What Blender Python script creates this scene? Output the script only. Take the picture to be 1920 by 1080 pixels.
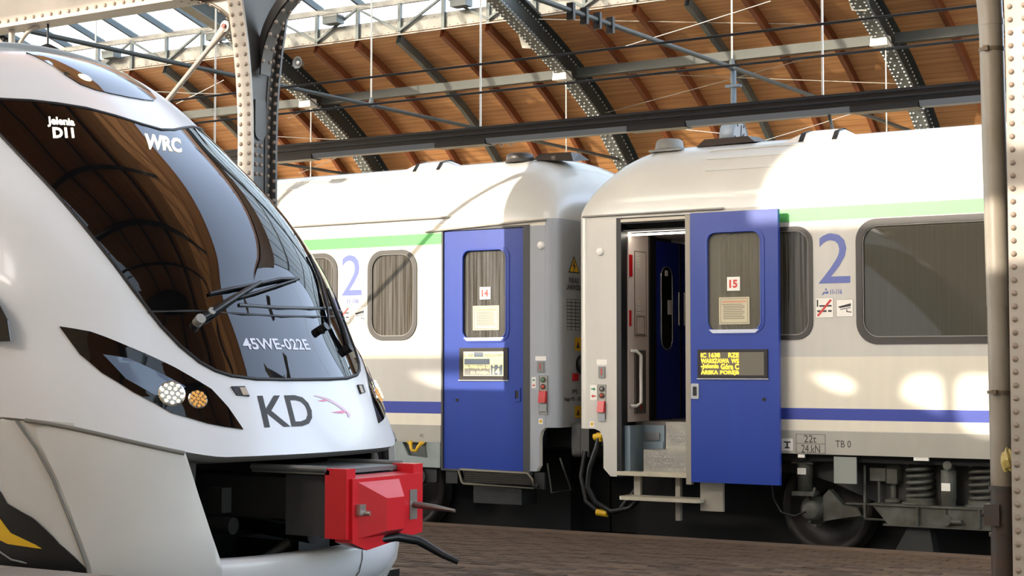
import bpy, bmesh, math, random
from mathutils import Vector, Matrix
from mathutils.geometry import tessellate_polygon

for _o in list(bpy.data.objects):
    bpy.data.objects.remove(_o, do_unlink=True)
SC = bpy.context.scene
COL = SC.collection
random.seed(7)

# ------------------------------------------------------------------ camera
FPX = 3150.0                       # focal length in pixels of a 1920 px wide frame
YAW, PITCH = math.radians(32.4), math.atan(150 / FPX)
CAMP = Vector((0, 0, 1.8))         # metres, rail head = 0; tracks run along X
cam = bpy.data.cameras.new('camera')
cam.sensor_width = 36.0
cam.lens = 36.0 * FPX / 1920
cam.clip_start, cam.clip_end = 0.1, 500
camo = bpy.data.objects.new('camera', cam)
camo.location = CAMP
camo.rotation_euler = (math.pi / 2 + PITCH, 0, YAW)
COL.objects.link(camo)
SC.camera = camo

# ------------------------------------------------------------------ sky, sun, exposure
W = bpy.data.worlds.new('sky')
SC.world = W
W.use_nodes = True
nt = W.node_tree
bg = nt.nodes['Background']
sky = nt.nodes.new('ShaderNodeTexSky')
sky.sky_type = 'NISHITA'
sky.sun_disc = False
sky.sun_elevation = math.radians(24)
sky.sun_rotation = math.radians(205)
sky.air_density, sky.dust_density, sky.ozone_density = 1.0, 2.5, 1.0
hsv = nt.nodes.new('ShaderNodeHueSaturation')      # thin bright haze over the blue
hsv.inputs['Saturation'].default_value = 0.65
nt.links.new(sky.outputs[0], hsv.inputs['Color'])
nt.links.new(hsv.outputs[0], bg.inputs[0])
bg.inputs[1].default_value = 1.5
SUN_DIR = Vector((0.42, 1.0, -0.36)).normalized()
sun = bpy.data.lights.new('sun', 'SUN')
sun.energy = 6.5
sun.color = (1.0, 0.90, 0.76)
sun.angle = math.radians(0.35)
suno = bpy.data.objects.new('sun', sun)
suno.rotation_euler = SUN_DIR.to_track_quat('-Z', 'Y').to_euler()
suno.location = (-20, -30, 25)
COL.objects.link(suno)
SC.view_settings.view_transform = 'Standard'
SC.view_settings.look = 'None'
SC.view_settings.gamma = 1.0
SC.view_settings.use_curve_mapping = False
SC.view_settings.exposure = 0.0

# ------------------------------------------------------------------ helpers
def at(px, py, Y):
    """x and z of the point of the plane y = Y measured at a pixel of the photograph"""
    fw = Vector((-math.sin(YAW) * math.cos(PITCH), math.cos(YAW) * math.cos(PITCH), math.sin(PITCH)))
    rt = Vector((math.cos(YAW), math.sin(YAW), 0))
    up = rt.cross(fw)
    d = fw + rt * ((px - 960) / FPX) + up * ((540 - py) / FPX)
    k = Y / d.y
    return d.x * k, CAMP.z + d.z * k

def lin(c):
    return tuple((v / 255 / 12.92) if v / 255 <= 0.04045 else ((v / 255 + 0.055) / 1.055) ** 2.4 for v in c)

MATS = {}
def mat(name, rgb, rough=0.5, metal=0.0, var=0.0, scale=(6, 6, 6), bump=0.0, bscale=40.0, coat=0.0, emit=None, estr=0.0, spec=0.5, detail=4.0, rgb2=None):
    if name in MATS:
        return MATS[name]
    m = bpy.data.materials.new(name)
    m.use_nodes = True
    t = m.node_tree
    b = t.nodes['Principled BSDF']
    c = lin(rgb) + (1,)
    b.inputs['Base Color'].default_value = c
    b.inputs['Roughness'].default_value = rough
    b.inputs['Metallic'].default_value = metal
    b.inputs['Specular IOR Level'].default_value = spec
    b.inputs['Coat Weight'].default_value = coat
    b.inputs['Coat Roughness'].default_value = 0.06
    if emit:
        b.inputs['Emission Color'].default_value = lin(emit) + (1,)
        b.inputs['Emission Strength'].default_value = estr
    if var or bump:
        tc = t.nodes.new('ShaderNodeTexCoord')
        mp = t.nodes.new('ShaderNodeMapping')
        mp.inputs['Scale'].default_value = scale
        t.links.new(tc.outputs['Object'], mp.inputs['Vector'])
    if var:
        n = t.nodes.new('ShaderNodeTexNoise')
        n.inputs['Scale'].default_value = 1.0
        n.inputs['Detail'].default_value = detail
        t.links.new(mp.outputs[0], n.inputs['Vector'])
        r = t.nodes.new('ShaderNodeValToRGB')
        r.color_ramp.elements[0].position = 0.3
        r.color_ramp.elements[1].position = 0.7
        c2 = (lin(rgb2) + (1,)) if rgb2 else tuple(max(0, v * (1 - var)) for v in c[:3]) + (1,)
        r.color_ramp.elements[0].color = c2
        r.color_ramp.elements[1].color = c
        t.links.new(n.outputs['Fac'], r.inputs['Fac'])
        t.links.new(r.outputs[0], b.inputs['Base Color'])
    if bump:
        n2 = t.nodes.new('ShaderNodeTexNoise')
        n2.inputs['Scale'].default_value = bscale
        t.links.new(tc.outputs['Object'], n2.inputs['Vector'])
        bp = t.nodes.new('ShaderNodeBump')
        bp.inputs['Strength'].default_value = bump
        bp.inputs['Distance'].default_value = 0.01
        t.links.new(n2.outputs['Fac'], bp.inputs['Height'])
        t.links.new(bp.outputs[0], b.inputs['Normal'])
    MATS[name] = m
    return m

def glass_mat(name, tint, trans, rough=0.03, streak=0.0):
    """thin pane: tinted see-through mixed with a sharp reflection and dusty streaks"""
    m = bpy.data.materials.new(name)
    m.use_nodes = True
    t = m.node_tree
    b = t.nodes['Principled BSDF']
    b.inputs['Base Color'].default_value = lin(tint) + (1,)
    b.inputs['Roughness'].default_value = rough
    b.inputs['Specular IOR Level'].default_value = 0.6
    tr = t.nodes.new('ShaderNodeBsdfTransparent')
    tr.inputs[0].default_value = (0.86, 0.86, 0.82, 1)
    mx = t.nodes.new('ShaderNodeMixShader')
    mx.inputs[0].default_value = 1 - trans
    t.links.new(tr.outputs[0], mx.inputs[1])
    t.links.new(b.outputs[0], mx.inputs[2])
    t.links.new(mx.outputs[0], t.nodes['Material Output'].inputs[0])
    if streak:
        tc = t.nodes.new('ShaderNodeTexCoord')
        mp = t.nodes.new('ShaderNodeMapping')
        mp.inputs['Scale'].default_value = (55, 55, 0.9)
        n = t.nodes.new('ShaderNodeTexNoise')
        n.inputs['Scale'].default_value = 1.0
        n.inputs['Detail'].default_value = 5
        r = t.nodes.new('ShaderNodeValToRGB')
        r.color_ramp.elements[0].position = 0.35
        r.color_ramp.elements[1].position = 0.75
        r.color_ramp.elements[0].color = lin(tint) + (1,)
        r.color_ramp.elements[1].color = tuple(min(1, v + (0.6 - v) * streak) for v in lin(tint)) + (1,)
        t.links.new(tc.outputs['Object'], mp.inputs[0])
        t.links.new(mp.outputs[0], n.inputs['Vector'])
        t.links.new(n.outputs['Fac'], r.inputs[0])
        t.links.new(r.outputs[0], b.inputs['Base Color'])
    return m

class MB:
    """collects shapes, linked as one mesh"""
    def __init__(s):
        s.v, s.f, s.sm = [], [], []
    def add(s, vs, fs, smooth=False):
        k = len(s.v)
        s.v += [tuple(v) for v in vs]
        for f in fs:
            s.f.append(tuple(i + k for i in f)); s.sm.append(smooth)
        return s
    def box(s, x0, y0, z0, x1, y1, z1):
        x0, x1 = min(x0, x1), max(x0, x1); y0, y1 = min(y0, y1), max(y0, y1); z0, z1 = min(z0, z1), max(z0, z1)
        v = [(x0, y0, z0), (x1, y0, z0), (x1, y1, z0), (x0, y1, z0), (x0, y0, z1), (x1, y0, z1), (x1, y1, z1), (x0, y1, z1)]
        return s.add(v, [(0, 3, 2, 1), (4, 5, 6, 7), (0, 1, 5, 4), (1, 2, 6, 5), (2, 3, 7, 6), (3, 0, 4, 7)])
    def hull(s, bottom, top):
        """two matching rings joined"""
        n = len(bottom)
        fs = [tuple(range(n - 1, -1, -1)), tuple(range(n, 2 * n))]
        fs += [(i, (i + 1) % n, n + (i + 1) % n, n + i) for i in range(n)]
        return s.add(list(bottom) + list(top), fs)
    def plate(s, outer, holes=(), a=0.0, b=0.01, axis='y'):
        """polygon with holes, given as (u, v), extruded along an axis: y -> (u,a,v), x -> (a,u,v), z -> (u,v,a)"""
        loops = [list(outer)] + [list(h) for h in holes]
        flat = [p for l in loops for p in l]
        tris = tessellate_polygon([[Vector((p[0], p[1], 0)) for p in l] for l in loops])
        def pt(p, d):
            return (p[0], d, p[1]) if axis == 'y' else ((d, p[0], p[1]) if axis == 'x' else (p[0], p[1], d))
        n = len(flat)
        vs = [pt(p, a) for p in flat] + [pt(p, b) for p in flat]
        fs = []
        for t in tris:
            p0, p1, p2 = (flat[i] for i in t)
            cr = (p1[0] - p0[0]) * (p2[1] - p0[1]) - (p1[1] - p0[1]) * (p2[0] - p0[0])
            t = tuple(t) if cr > 0 else tuple(reversed(t))
            fs.append(t); fs.append(tuple(n + i for i in reversed(t)))
        k = 0
        for l in loops:
            m = len(l)
            for i in range(m):
                fs.append((k + i, n + k + i, n + k + (i + 1) % m, k + (i + 1) % m))
            k += m
        return s.add(vs, fs)
    def tube(s, pts, r, n=8, closed=False):
        pts = [Vector(p) for p in pts]
        m = len(pts)
        rr = r if isinstance(r, (list, tuple)) else [r] * m
        vs, fs = [], []
        ref = None
        for i, p in enumerate(pts):
            if closed:
                d = (pts[(i + 1) % m] - pts[i - 1]).normalized()
            else:
                d = (pts[min(i + 1, m - 1)] - pts[max(i - 1, 0)]).normalized()
            if ref is None:
                ref = Vector((0, 0, 1)) if abs(d.z) < 0.9 else Vector((1, 0, 0))
            u = ref - d * ref.dot(d)
            u.normalize()
            ref = u
            w = d.cross(u)
            for k in range(n):
                a = 2 * math.pi * k / n
                vs.append(p + (u * math.cos(a) + w * math.sin(a)) * rr[i])
        for i in range(m if closed else m - 1):
            j = (i + 1) % m
            for k in range(n):
                fs.append((i * n + k, i * n + (k + 1) % n, j * n + (k + 1) % n, j * n + k))
        s.add(vs, fs, True)
        if not closed:
            s.add(vs[:n], [tuple(range(n - 1, -1, -1))])
            s.add(vs[-n:], [tuple(range(n))])
        return s
    def cyl(s, p0, p1, r, n=16):
        return s.tube([p0, p1], r, n)
    def lathe(s, prof, o, axis='z', n=24):
        """prof: (radius, height) list"""
        vs, fs = [], []
        for r, h in prof:
            for k in range(n):
                a = 2 * math.pi * k / n
                c, d = r * math.cos(a), r * math.sin(a)
                vs.append((o[0] + c, o[1] + d, o[2] + h) if axis == 'z' else ((o[0] + c, o[1] + h, o[2] + d) if axis == 'y' else (o[0] + h, o[1] + c, o[2] + d)))
        for i in range(len(prof) - 1):
            for k in range(n):
                q = (i * n + k, i * n + (k + 1) % n, (i + 1) * n + (k + 1) % n, (i + 1) * n + k)
                fs.append(q if axis != 'y' else q[::-1])
        s.add(vs, fs, True)
        return s
    def bar(s, p0, p1, w, h, upv=(0, 0, 1)):
        """rectangular bar, w across, h along up"""
        p0, p1 = Vector(p0), Vector(p1)
        d = (p1 - p0).normalized()
        u = Vector(upv); u = (u - d * u.dot(d)).normalized()
        c = d.cross(u)
        q = [(-1, -1), (1, -1), (1, 1), (-1, 1)]
        return s.hull([p0 + c * (a * w / 2) + u * (b * h / 2) for a, b in q], [p1 + c * (a * w / 2) + u * (b * h / 2) for a, b in q])
    def grid(s, rows, smooth=True, flip=False):
        n = len(rows[0])
        vs = [p for r in rows for p in r]
        fs = []
        for i in range(len(rows) - 1):
            for k in range(n - 1):
                q = (i * n + k, i * n + k + 1, (i + 1) * n + k + 1, (i + 1) * n + k)
                fs.append(q[::-1] if flip else q)
        return s.add(vs, fs, smooth)
    def mesh(s, name, m, org=(0, 0, 0), fix=True):
        me = bpy.data.meshes.new(name)
        ox, oy, oz = org
        me.from_pydata([(v[0] - ox, v[1] - oy, v[2] - oz) for v in s.v], [], s.f)
        me.polygons.foreach_set('use_smooth', s.sm)
        if fix:
            bm = bmesh.new(); bm.from_mesh(me)
            bmesh.ops.recalc_face_normals(bm, faces=bm.faces)
            bm.to_mesh(me); bm.free()
        me.materials.append(m)
        me.update()
        return me

ORG = {}
def org(p):
    return ORG.get(p.name, (0, 0, 0)) if p else (0, 0, 0)

def tag(o, label=None, cat=None, group=None, kind=None):
    if label: o['label'] = label
    if cat: o['category'] = cat
    if group: o['group'] = group
    if kind: o['kind'] = kind
    return o

def thing(name, label, cat, loc=(0, 0, 0), group=None, kind=None):
    o = bpy.data.objects.new(name, None)
    o.empty_display_size = 0.2
    COL.objects.link(o)
    o.location = loc
    ORG[o.name] = tuple(loc)
    return tag(o, label, cat, group, kind)

SPLIT = {'coupler_ear', 'footboard_bracket', 'inspection_hatch', 'coupler_latch', 'alarm_box', 'gangway_handle', 'guide_rod', 'wheelset', 'bay_machinery', 'hose_fitting', 'damper_eye', 'levelling_rod', 'spring_seat',
         'step_bracket', 'valve', 'door_arm', 'vestibule_back', 'interior_post', 'wiper_pivot', 'underframe_shade', 'coupler_hood', 'levelling_valve', 'cigarette', 'camera_symbol', 'side_plate', 'sign_mark', 'label_print', 'step_side', 'doorway_frame', 'body_underside'}
def clusters(mb, eps=0.012):
    """the separate pieces of a mesh builder: islands whose boxes touch stay together"""
    n = len(mb.v)
    par = list(range(n))
    def find(i):
        while par[i] != i:
            par[i] = par[par[i]]; i = par[i]
        return i
    for f in mb.f:
        a = find(f[0])
        for k in f[1:]:
            par[find(k)] = a
    isl = {}
    for i in range(n):
        isl.setdefault(find(i), []).append(i)
    keys = list(isl)
    bx = [([min(mb.v[i][c] for i in isl[k]) - eps for c in range(3)], [max(mb.v[i][c] for i in isl[k]) + eps for c in range(3)]) for k in keys]
    g = list(range(len(keys)))
    def fg(i):
        while g[i] != i: i = g[i]
        return i
    for i in range(len(keys)):
        for j in range(i):
            if all(bx[i][0][c] <= bx[j][1][c] and bx[j][0][c] <= bx[i][1][c] for c in range(3)):
                g[fg(i)] = fg(j)
    out = {}
    of = {k: fg(i) for i, k in enumerate(keys)}
    for f, sm in zip(mb.f, mb.sm):
        out.setdefault(of[find(f[0])], []).append((f, sm))
    res = []
    for fl in out.values():
        ids = sorted({i for f, _ in fl for i in f}); mp = {a: b for b, a in enumerate(ids)}
        q = MB(); q.v = [mb.v[i] for i in ids]; q.f = [tuple(mp[i] for i in f) for f, _ in fl]; q.sm = [s for _, s in fl]
        res.append(q)
    return res

def obj(name, mb, m, parent=None, label=None, cat=None, group=None, kind=None, loc=None, fix=True):
    """one mesh object; vertices given in world coordinates"""
    if name in SPLIT:
        cl = clusters(mb)
        if len(cl) > 1:
            for q in cl[1:]:
                _one(name, q, m, parent, label, cat, group, kind, loc, fix)
            mb = cl[0]
    return _one(name, mb, m, parent, label, cat, group, kind, loc, fix)

def _one(name, mb, m, parent, label, cat, group, kind, loc, fix):
    if loc is None:
        loc = org(parent) if parent else (0, 0, 0)
    me = mb.mesh(name, m, loc, fix)
    o = bpy.data.objects.new(name, me)
    COL.objects.link(o)
    po = org(parent)
    o.location = (loc[0] - po[0], loc[1] - po[1], loc[2] - po[2]) if parent else loc
    o.parent = parent
    ORG[o.name] = tuple(loc)
    return tag(o, label, cat, group, kind)

def piece(name, me, parent, loc, rot=None, scale=None):
    """a piece that shares mesh data; loc in world coordinates"""
    o = bpy.data.objects.new(name, me)
    COL.objects.link(o)
    po = org(parent)
    o.parent = parent
    o.location = (loc[0] - po[0], loc[1] - po[1], loc[2] - po[2])
    if rot: o.rotation_euler = rot
    if scale: o.scale = scale
    ORG[o.name] = tuple(loc)
    return o

def rrect(x0, z0, x1, z1, r, n=6):
    out = []
    for cx, cz, a0 in ((x1 - r, z0 + r, -90), (x1 - r, z1 - r, 0), (x0 + r, z1 - r, 90), (x0 + r, z0 + r, 180)):
        for k in range(n + 1):
            a = math.radians(a0 + 90 * k / n)
            out.append((cx + r * math.cos(a), cz + r * math.sin(a)))
    return out

def rect(x0, z0, x1, z1):
    return [(x0, z0), (x1, z0), (x1, z1), (x0, z1)]

def circle(cx, cz, r, n=20, rz=None):
    return [(cx + r * math.cos(2 * math.pi * k / n), cz + (rz or r) * math.sin(2 * math.pi * k / n)) for k in range(n)]

def text2d(body, size=1.0, bold=0.0):
    """flat lettering: 2D vertices and faces, size = letter height of a capital"""
    cu = bpy.data.curves.new('lettering', 'FONT')
    cu.body = body
    cu.size = 1.0
    cu.offset = bold
    cu.resolution_u = 3
    to = bpy.data.objects.new('lettering', cu)
    COL.objects.link(to)
    dg = bpy.context.evaluated_depsgraph_get()
    me = to.evaluated_get(dg).to_mesh()
    vs = [(v.co.x, v.co.y) for v in me.vertices]
    fs = [tuple(p.vertices) for p in me.polygons]
    to.evaluated_get(dg).to_mesh_clear()
    bpy.data.objects.remove(to, do_unlink=True)
    bpy.data.curves.remove(cu)
    k = size / 0.69
    return [(x * k, y * k) for x, y in vs], fs

def lettering(name, body, x0, z0, x1, z1, y, m, parent, bold=0.0):
    """lettering on a plane y = const filling the box x0..x1, z0..z1"""
    vs, fs = text2d(body, 1.0, bold)
    ax, bx_ = min(v[0] for v in vs), max(v[0] for v in vs)
    az, bz = min(v[1] for v in vs), max(v[1] for v in vs)
    mb = MB()
    mb.add([(x0 + (v[0] - ax) / (bx_ - ax) * (x1 - x0), y, z0 + (v[1] - az) / (bz - az) * (z1 - z0)) for v in vs], fs)
    return obj(name, mb, m, parent, fix=False)

# cutouts in an added unseen wall that shape the sun, given where their light lands on the coach side: x range, z range, arched head
SUN_CUTOUTS = [(-13.4, -9.25, 1.95, 5.15, 0), (-6.6, -2.75, 3.12, 4.9, 0), (-2.85, -1.75, 1.5, 2.05, 0), (-2.2, -1.4, 2.3, 4.9, 0),
    [(-10.8, 1.775), (-10.6, 1.70), (-10.3, 1.60), (-9.9, 1.45), (-9.35, 1.45), (-9.35, 1.79)],
    [(-6.14, 1.77), (-5.85, 1.60), (-5.70, 1.575), (-5.61, 1.61), (-5.68, 1.71), (-5.84, 1.775)],
    [(-5.23, 1.58), (-5.21, 1.70), (-5.10, 1.775), (-4.92, 1.775), (-4.82, 1.70), (-4.79, 1.41), (-4.85, 1.40), (-5.17, 1.53)],
    [(-4.73, 1.42), (-4.73, 1.68), (-4.66, 1.775), (-4.3, 1.775), (-3.9, 1.72), (-3.9, 1.2), (-4.45, 1.2), (-4.62, 1.26)]]

# ------------------------------------------------------------------ materials of the hall
M_WOOD = mat('planking_wood', (214, 158, 104), 0.6, var=0.3, scale=(0.5, 9, 9), rgb2=(184, 128, 80))
def _planks(m):
    t = m.node_tree
    b = t.nodes['Principled BSDF']
    src = b.inputs['Base Color'].links[0].from_socket
    tc = next(n for n in t.nodes if n.type == 'TEX_COORD')
    w = t.nodes.new('ShaderNodeTexWave')
    w.wave_type = 'BANDS'; w.bands_direction = 'Y'; w.wave_profile = 'SAW'
    w.inputs['Scale'].default_value = 2.6
    w.inputs['Distortion'].default_value = 0.15
    t.links.new(tc.outputs['Object'], w.inputs['Vector'])
    r = t.nodes.new('ShaderNodeValToRGB')
    r.color_ramp.elements[0].position = 0.0
    r.color_ramp.elements[0].color = (0.5, 0.42, 0.35, 1)
    r.color_ramp.elements[1].position = 0.22
    r.color_ramp.elements[1].color = (1, 1, 1, 1)
    t.links.new(w.outputs['Fac'], r.inputs[0])
    mx = t.nodes.new('ShaderNodeMix'); mx.data_type = 'RGBA'; mx.blend_type = 'MULTIPLY'
    mx.inputs[0].default_value = 0.8
    t.links.new(src, mx.inputs[6]); t.links.new(r.outputs[0], mx.inputs[7])
    t.links.new(mx.outputs[2], b.inputs['Base Color'])
_planks(M_WOOD)
M_RAFT = mat('rafter_red', (140, 78, 44), 0.6, var=0.3, scale=(3, 3, 3))
M_STEEL = mat('steel_green_grey', (100, 106, 104), 0.5, var=0.25, scale=(4, 4, 4))
M_DKSTEEL = mat('steel_dark', (64, 68, 68), 0.5, var=0.3, scale=(3, 3, 3))
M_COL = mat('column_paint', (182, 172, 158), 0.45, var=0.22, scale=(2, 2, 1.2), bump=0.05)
M_COLSH = mat('column_paint_shaded', (80, 76, 72), 0.5, var=0.25, scale=(2, 2, 2))  # column paint darkened for the sides turned from the sun
M_RIVET = mat('rivet_paint', (150, 132, 116), 0.4)
M_WHITEBEAM = mat('pale_beam_paint', (160, 157, 148), 0.5, var=0.3, scale=(3, 3, 3), rgb2=(122, 118, 112))
M_GLAZ = mat('glazing_bar_blue_grey', (84, 98, 110), 0.45)
M_BLACK = mat('black_rubber', (22, 22, 22), 0.5)
M_DARK = mat('underside_shade', (14, 14, 14), 0.8)  # near-black standing in for the shade below the coaches
M_WIRE = mat('wire_dark', (40, 40, 42), 0.4, metal=0.6)
M_WIREL = mat('wire_galvanised', (205, 200, 190), 0.4, metal=0.3)
M_CONC = mat('platform_concrete', (150, 140, 128), 0.85, var=0.3, scale=(2, 2, 2), bump=0.2)
M_BRICKA = mat('paver_brown', (104, 82, 60), 0.75, var=0.4, scale=(5, 5, 5), bump=0.2)
M_BRICKB = mat('paver_dark_brown', (86, 68, 50), 0.8, var=0.4, scale=(5, 5, 5), bump=0.2)
M_BRICKC = mat('paver_pale_brown', (120, 97, 74), 0.75, var=0.4, scale=(5, 5, 5), bump=0.2)
M_JOINT = mat('paver_joint', (74, 62, 52), 0.9)
M_BALLAST = mat('ballast', (36, 32, 29), 0.95, var=0.6, scale=(30, 30, 30), bump=0.8, bscale=25)  # colour deepened for the shade under the train
M_RAIL = mat('rail_steel', (120, 108, 100), 0.25, metal=0.9)
M_WALL = mat('hall_wall_plaster', (214, 198, 168), 0.85, var=0.15, scale=(0.6, 0.6, 0.6))
M_PANE = glass_mat('roof_pane', (225, 235, 238), 0.86, rough=0.1)

# ------------------------------------------------------------------ ground, platforms, rails
TB = obj('floor_trackbed', MB().box(-60, -8, -0.55, 40, 40, -0.17), M_BALLAST, kind='structure')
near = obj('floor_near_platform', MB().box(-60, -8, -0.17, 40, 6.1, 0.62), M_CONC, kind='structure')
for i in range(24):
    x0 = -14 + i
    obj('edge_slab', MB().box(x0 + 0.004, 5.5, 0.62, x0 + 0.996, 6.15, 0.75), M_CONC, near)
obj('paving', MB().box(-60, -8, 0.62, 40, 5.495, 0.745), M_CONC, near)
mid = obj('floor_middle_platform', MB().box(-60, 9.85, -0.17, 40, 14.32, 0.165), M_JOINT, kind='structure')
PLZ = 0.2
paver = []
for k, mm in enumerate((M_BRICKA, M_BRICKB, M_BRICKC)):
    b = MB()
    l, w = 0.118, 0.0575
    b.hull([(-l, -w, -0.035), (l, -w, -0.035), (l, w, -0.035), (-l, w, -0.035)], [(-l, -w, -0.004), (l, -w, -0.004), (l, w, -0.004), (-l, w, -0.004)])
    c = 0.008
    b.add([(-l, -w, -0.004), (l, -w, -0.004), (l, w, -0.004), (-l, w, -0.004), (-l + c, -w + c, 0), (l - c, -w + c, 0), (l - c, w - c, 0), (-l + c, w - c, 0)],
          [(0, 1, 5, 4), (1, 2, 6, 5), (2, 3, 7, 6), (3, 0, 4, 7), (4, 5, 6, 7)])
    paver.append(b.mesh('brick', mm))
spots = []
row = 0
y = 9.85 + 0.06
while y < 14.05:
    x = -24 + (0.12 if row % 2 else 0)
    while x < 2:
        spots.append((x, y))
        x += 0.241
    y += 0.12
    row += 1
def seen(p):
    # distance-ranked, only where the photograph shows the paving
    az = math.degrees(math.atan2(-p[0], p[1])) - 32.4
    return -15.6 < az < 6.5 and p[1] > 10.8
near_b = sorted([p for p in spots if seen(p)], key=lambda p: p[0] ** 2 + p[1] ** 2)[:280]
ns = set(near_b)
for p in near_b:
    piece('brick', random.choice(paver), mid, (p[0], p[1], PLZ + random.uniform(-0.004, 0.004)), (random.uniform(-.012, .012), random.uniform(-.012, .012), random.uniform(-.01, .01)))
rest = MB()
for p in spots:
    if p in ns: continue
    dz = random.uniform(-0.004, 0.004)
    rest.add([(p[0] - .118, p[1] - .0575, PLZ - .03), (p[0] + .118, p[1] - .0575, PLZ - .03), (p[0] + .118, p[1] + .0575, PLZ - .03), (p[0] - .118, p[1] + .0575, PLZ - .03),
              (p[0] - .112, p[1] - .051, PLZ + dz), (p[0] + .112, p[1] - .051, PLZ + dz), (p[0] + .112, p[1] + .051, PLZ + dz), (p[0] - .112, p[1] + .051, PLZ + dz)],
             [(0, 1, 5, 4), (1, 2, 6, 5), (2, 3, 7, 6), (3, 0, 4, 7), (4, 5, 6, 7)])
obj('brick_field', rest, M_BRICKA, mid, kind='stuff')
for i in range(26):
    x0 = -22 + i
    obj('edge_stone', MB().box(x0 + 0.004, 14.07, 0.0, x0 + 0.996, 14.34, PLZ + 0.004), mat('edge_stone', (118, 96, 74), 0.8, var=0.3, scale=(4, 4, 4)), mid)
obj('floor_far_platform', MB().box(-60, 18.0, -0.17, 40, 34.4, 0.6), mat('shaded_concrete', (84, 80, 74), 0.9, var=0.3, scale=(2, 2, 2)), kind='structure')  # concrete darkened to hold the shade behind the coach wheels
RP = [(-.036, .0), (-.036, -.03), (-.012, -.045), (-.012, -.13), (-.07, -.15), (-.07, -.165), (.07, -.165), (.07, -.15), (.012, -.13), (.012, -.045), (.036, -.03), (.036, 0)]
for yc, nm in ((16.15, 'the blue-doored coaches'), (7.68, 'the white train')):
    for s, w in ((-1, 'nearer'), (1, 'farther')):
        yy = yc + s * 0.7535
        if yc > 10 and s < 0:
            obj('rail', MB().plate([(yy + p[0], p[1]) for p in RP], (), -60, 40, 'x'), M_RAIL, None, 'steel running rail under the nearer wheels of the blue-doored coaches', 'rail', loc=(0, yy, 0))
        else:
            obj('rail', MB().plate([(yy + p[0], p[1]) for p in RP], (), -60, 40, 'x'), M_RAIL, TB)

# ------------------------------------------------------------------ walls, near roof (over and behind the viewer)
def ray_hole(x, z, yw):
    """where the sun ray that reaches (x, 14.74, z) crosses the plane y = yw"""
    d = 14.74 - yw
    return x - 0.42 * d, z + 0.36 * d
YW = -3.0
def arch(x0, x1, z0, z1, n=10):
    r = (x1 - x0) / 2
    cx = (x0 + x1) / 2
    return [(x0, z0), (x1, z0)] + [(cx + r * math.cos(math.pi * k / n), z1 - r * 0.5 + 0.5 * r * math.sin(math.pi * k / n)) for k in range(n + 1)]
holes = []
for cut_ in SUN_CUTOUTS:
    if len(cut_) != 5 or isinstance(cut_[0], tuple):
        holes.append([ray_hole(x, z, YW) for x, z in cut_])
        continue
    xa, xb, za, zb, kind = cut_
    (hx0, hz0), (hx1, hz1) = ray_hole(xa, za, YW), ray_hole(xb, zb, YW)
    holes.append(arch(hx0, hx1, hz0, hz1) if kind else rrect(hx0, hz0, hx1, hz1, 0.12))
obj('wall_sun_mask', MB().plate(rect(-40, 0.745, 20, 12.1), holes, YW - 0.12, YW + 0.0), M_WALL, kind='structure')  # added unseen wall, its holes cut to place the sun patches
obj('wall_far', MB().box(-60, 34.4, -0.17, 40, 34.8, 5.6), M_WALL, kind='structure')
def zn(y):
    return 6.0 + 7.7 * max(0.0, 1 - abs((y - 4) / 8.0) ** 4) ** 0.25
ny = [12.0 - 0.02, 11.6, 11, 10.2, 9.2, 8.2, 7, 6, 5, 4.2]
sy = [0.2, -1, -2, -3, -3.6]
for nm, seq in (('ceiling_near_north', ny), ('ceiling_near_south', sy)):
    b = MB()
    b.grid([[(-44, y, zn(y)) for y in seq], [(24, y, zn(y)) for y in seq]], False)
    b.grid([[(-44, y, zn(y) + 0.1) for y in seq], [(24, y, zn(y) + 0.1) for y in seq]], False)
    obj(nm, b, M_WOOD, kind='structure')
for k, x in enumerate((-31.5, -24.7, -17.9, -14.3, -10.6, -7.0, -3.3, 0.3, 4.0, 7.6, 11.3)):  # unseen ribs added for dark bands in the windscreen reflection
    seq = [11.9, 11.6, 11, 10.2, 9.2, 8.2, 7, 6, 5, 4.2, 0.2, -1, -2, -2.85]
    b = MB()
    dp = 0.55 if k % 2 == 0 else 0.3
    b.grid([[(x - .12, y, zn(y) - .02), (x - .12, y, zn(y) - dp), (x + .12, y, zn(y) - dp), (x + .12, y, zn(y) - .02), (x - .12, y, zn(y) - .02)] for y in seq], False)
    obj('trim_added_rib_%d' % (k + 1), b, M_DKSTEEL, kind='structure')
for k, y in enumerate((10.6, 8.6, 6.4)):  # unseen purlins, added for the same reflected bands
    obj('trim_added_purlin_%d' % (k + 1), MB().box(-44, y - .07, zn(y) - .3, 24, y + .07, zn(y) - .05), M_DKSTEEL, kind='structure')
gl = thing('ceiling_near_skylight', None, None, (0, 2.2, 13.6), kind='structure')
for k in range(18):
    x0 = -40 + k * 3.45
    obj('glazing_bar', MB().box(x0 - 0.04, 0.2, 13.45, x0 + 0.04, 4.2, 13.65), M_GLAZ, gl)
    obj('pane', MB().box(x0 + 0.045, 0.2, 13.58, x0 + 3.4, 4.2, 13.60), M_PANE, gl)

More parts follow.
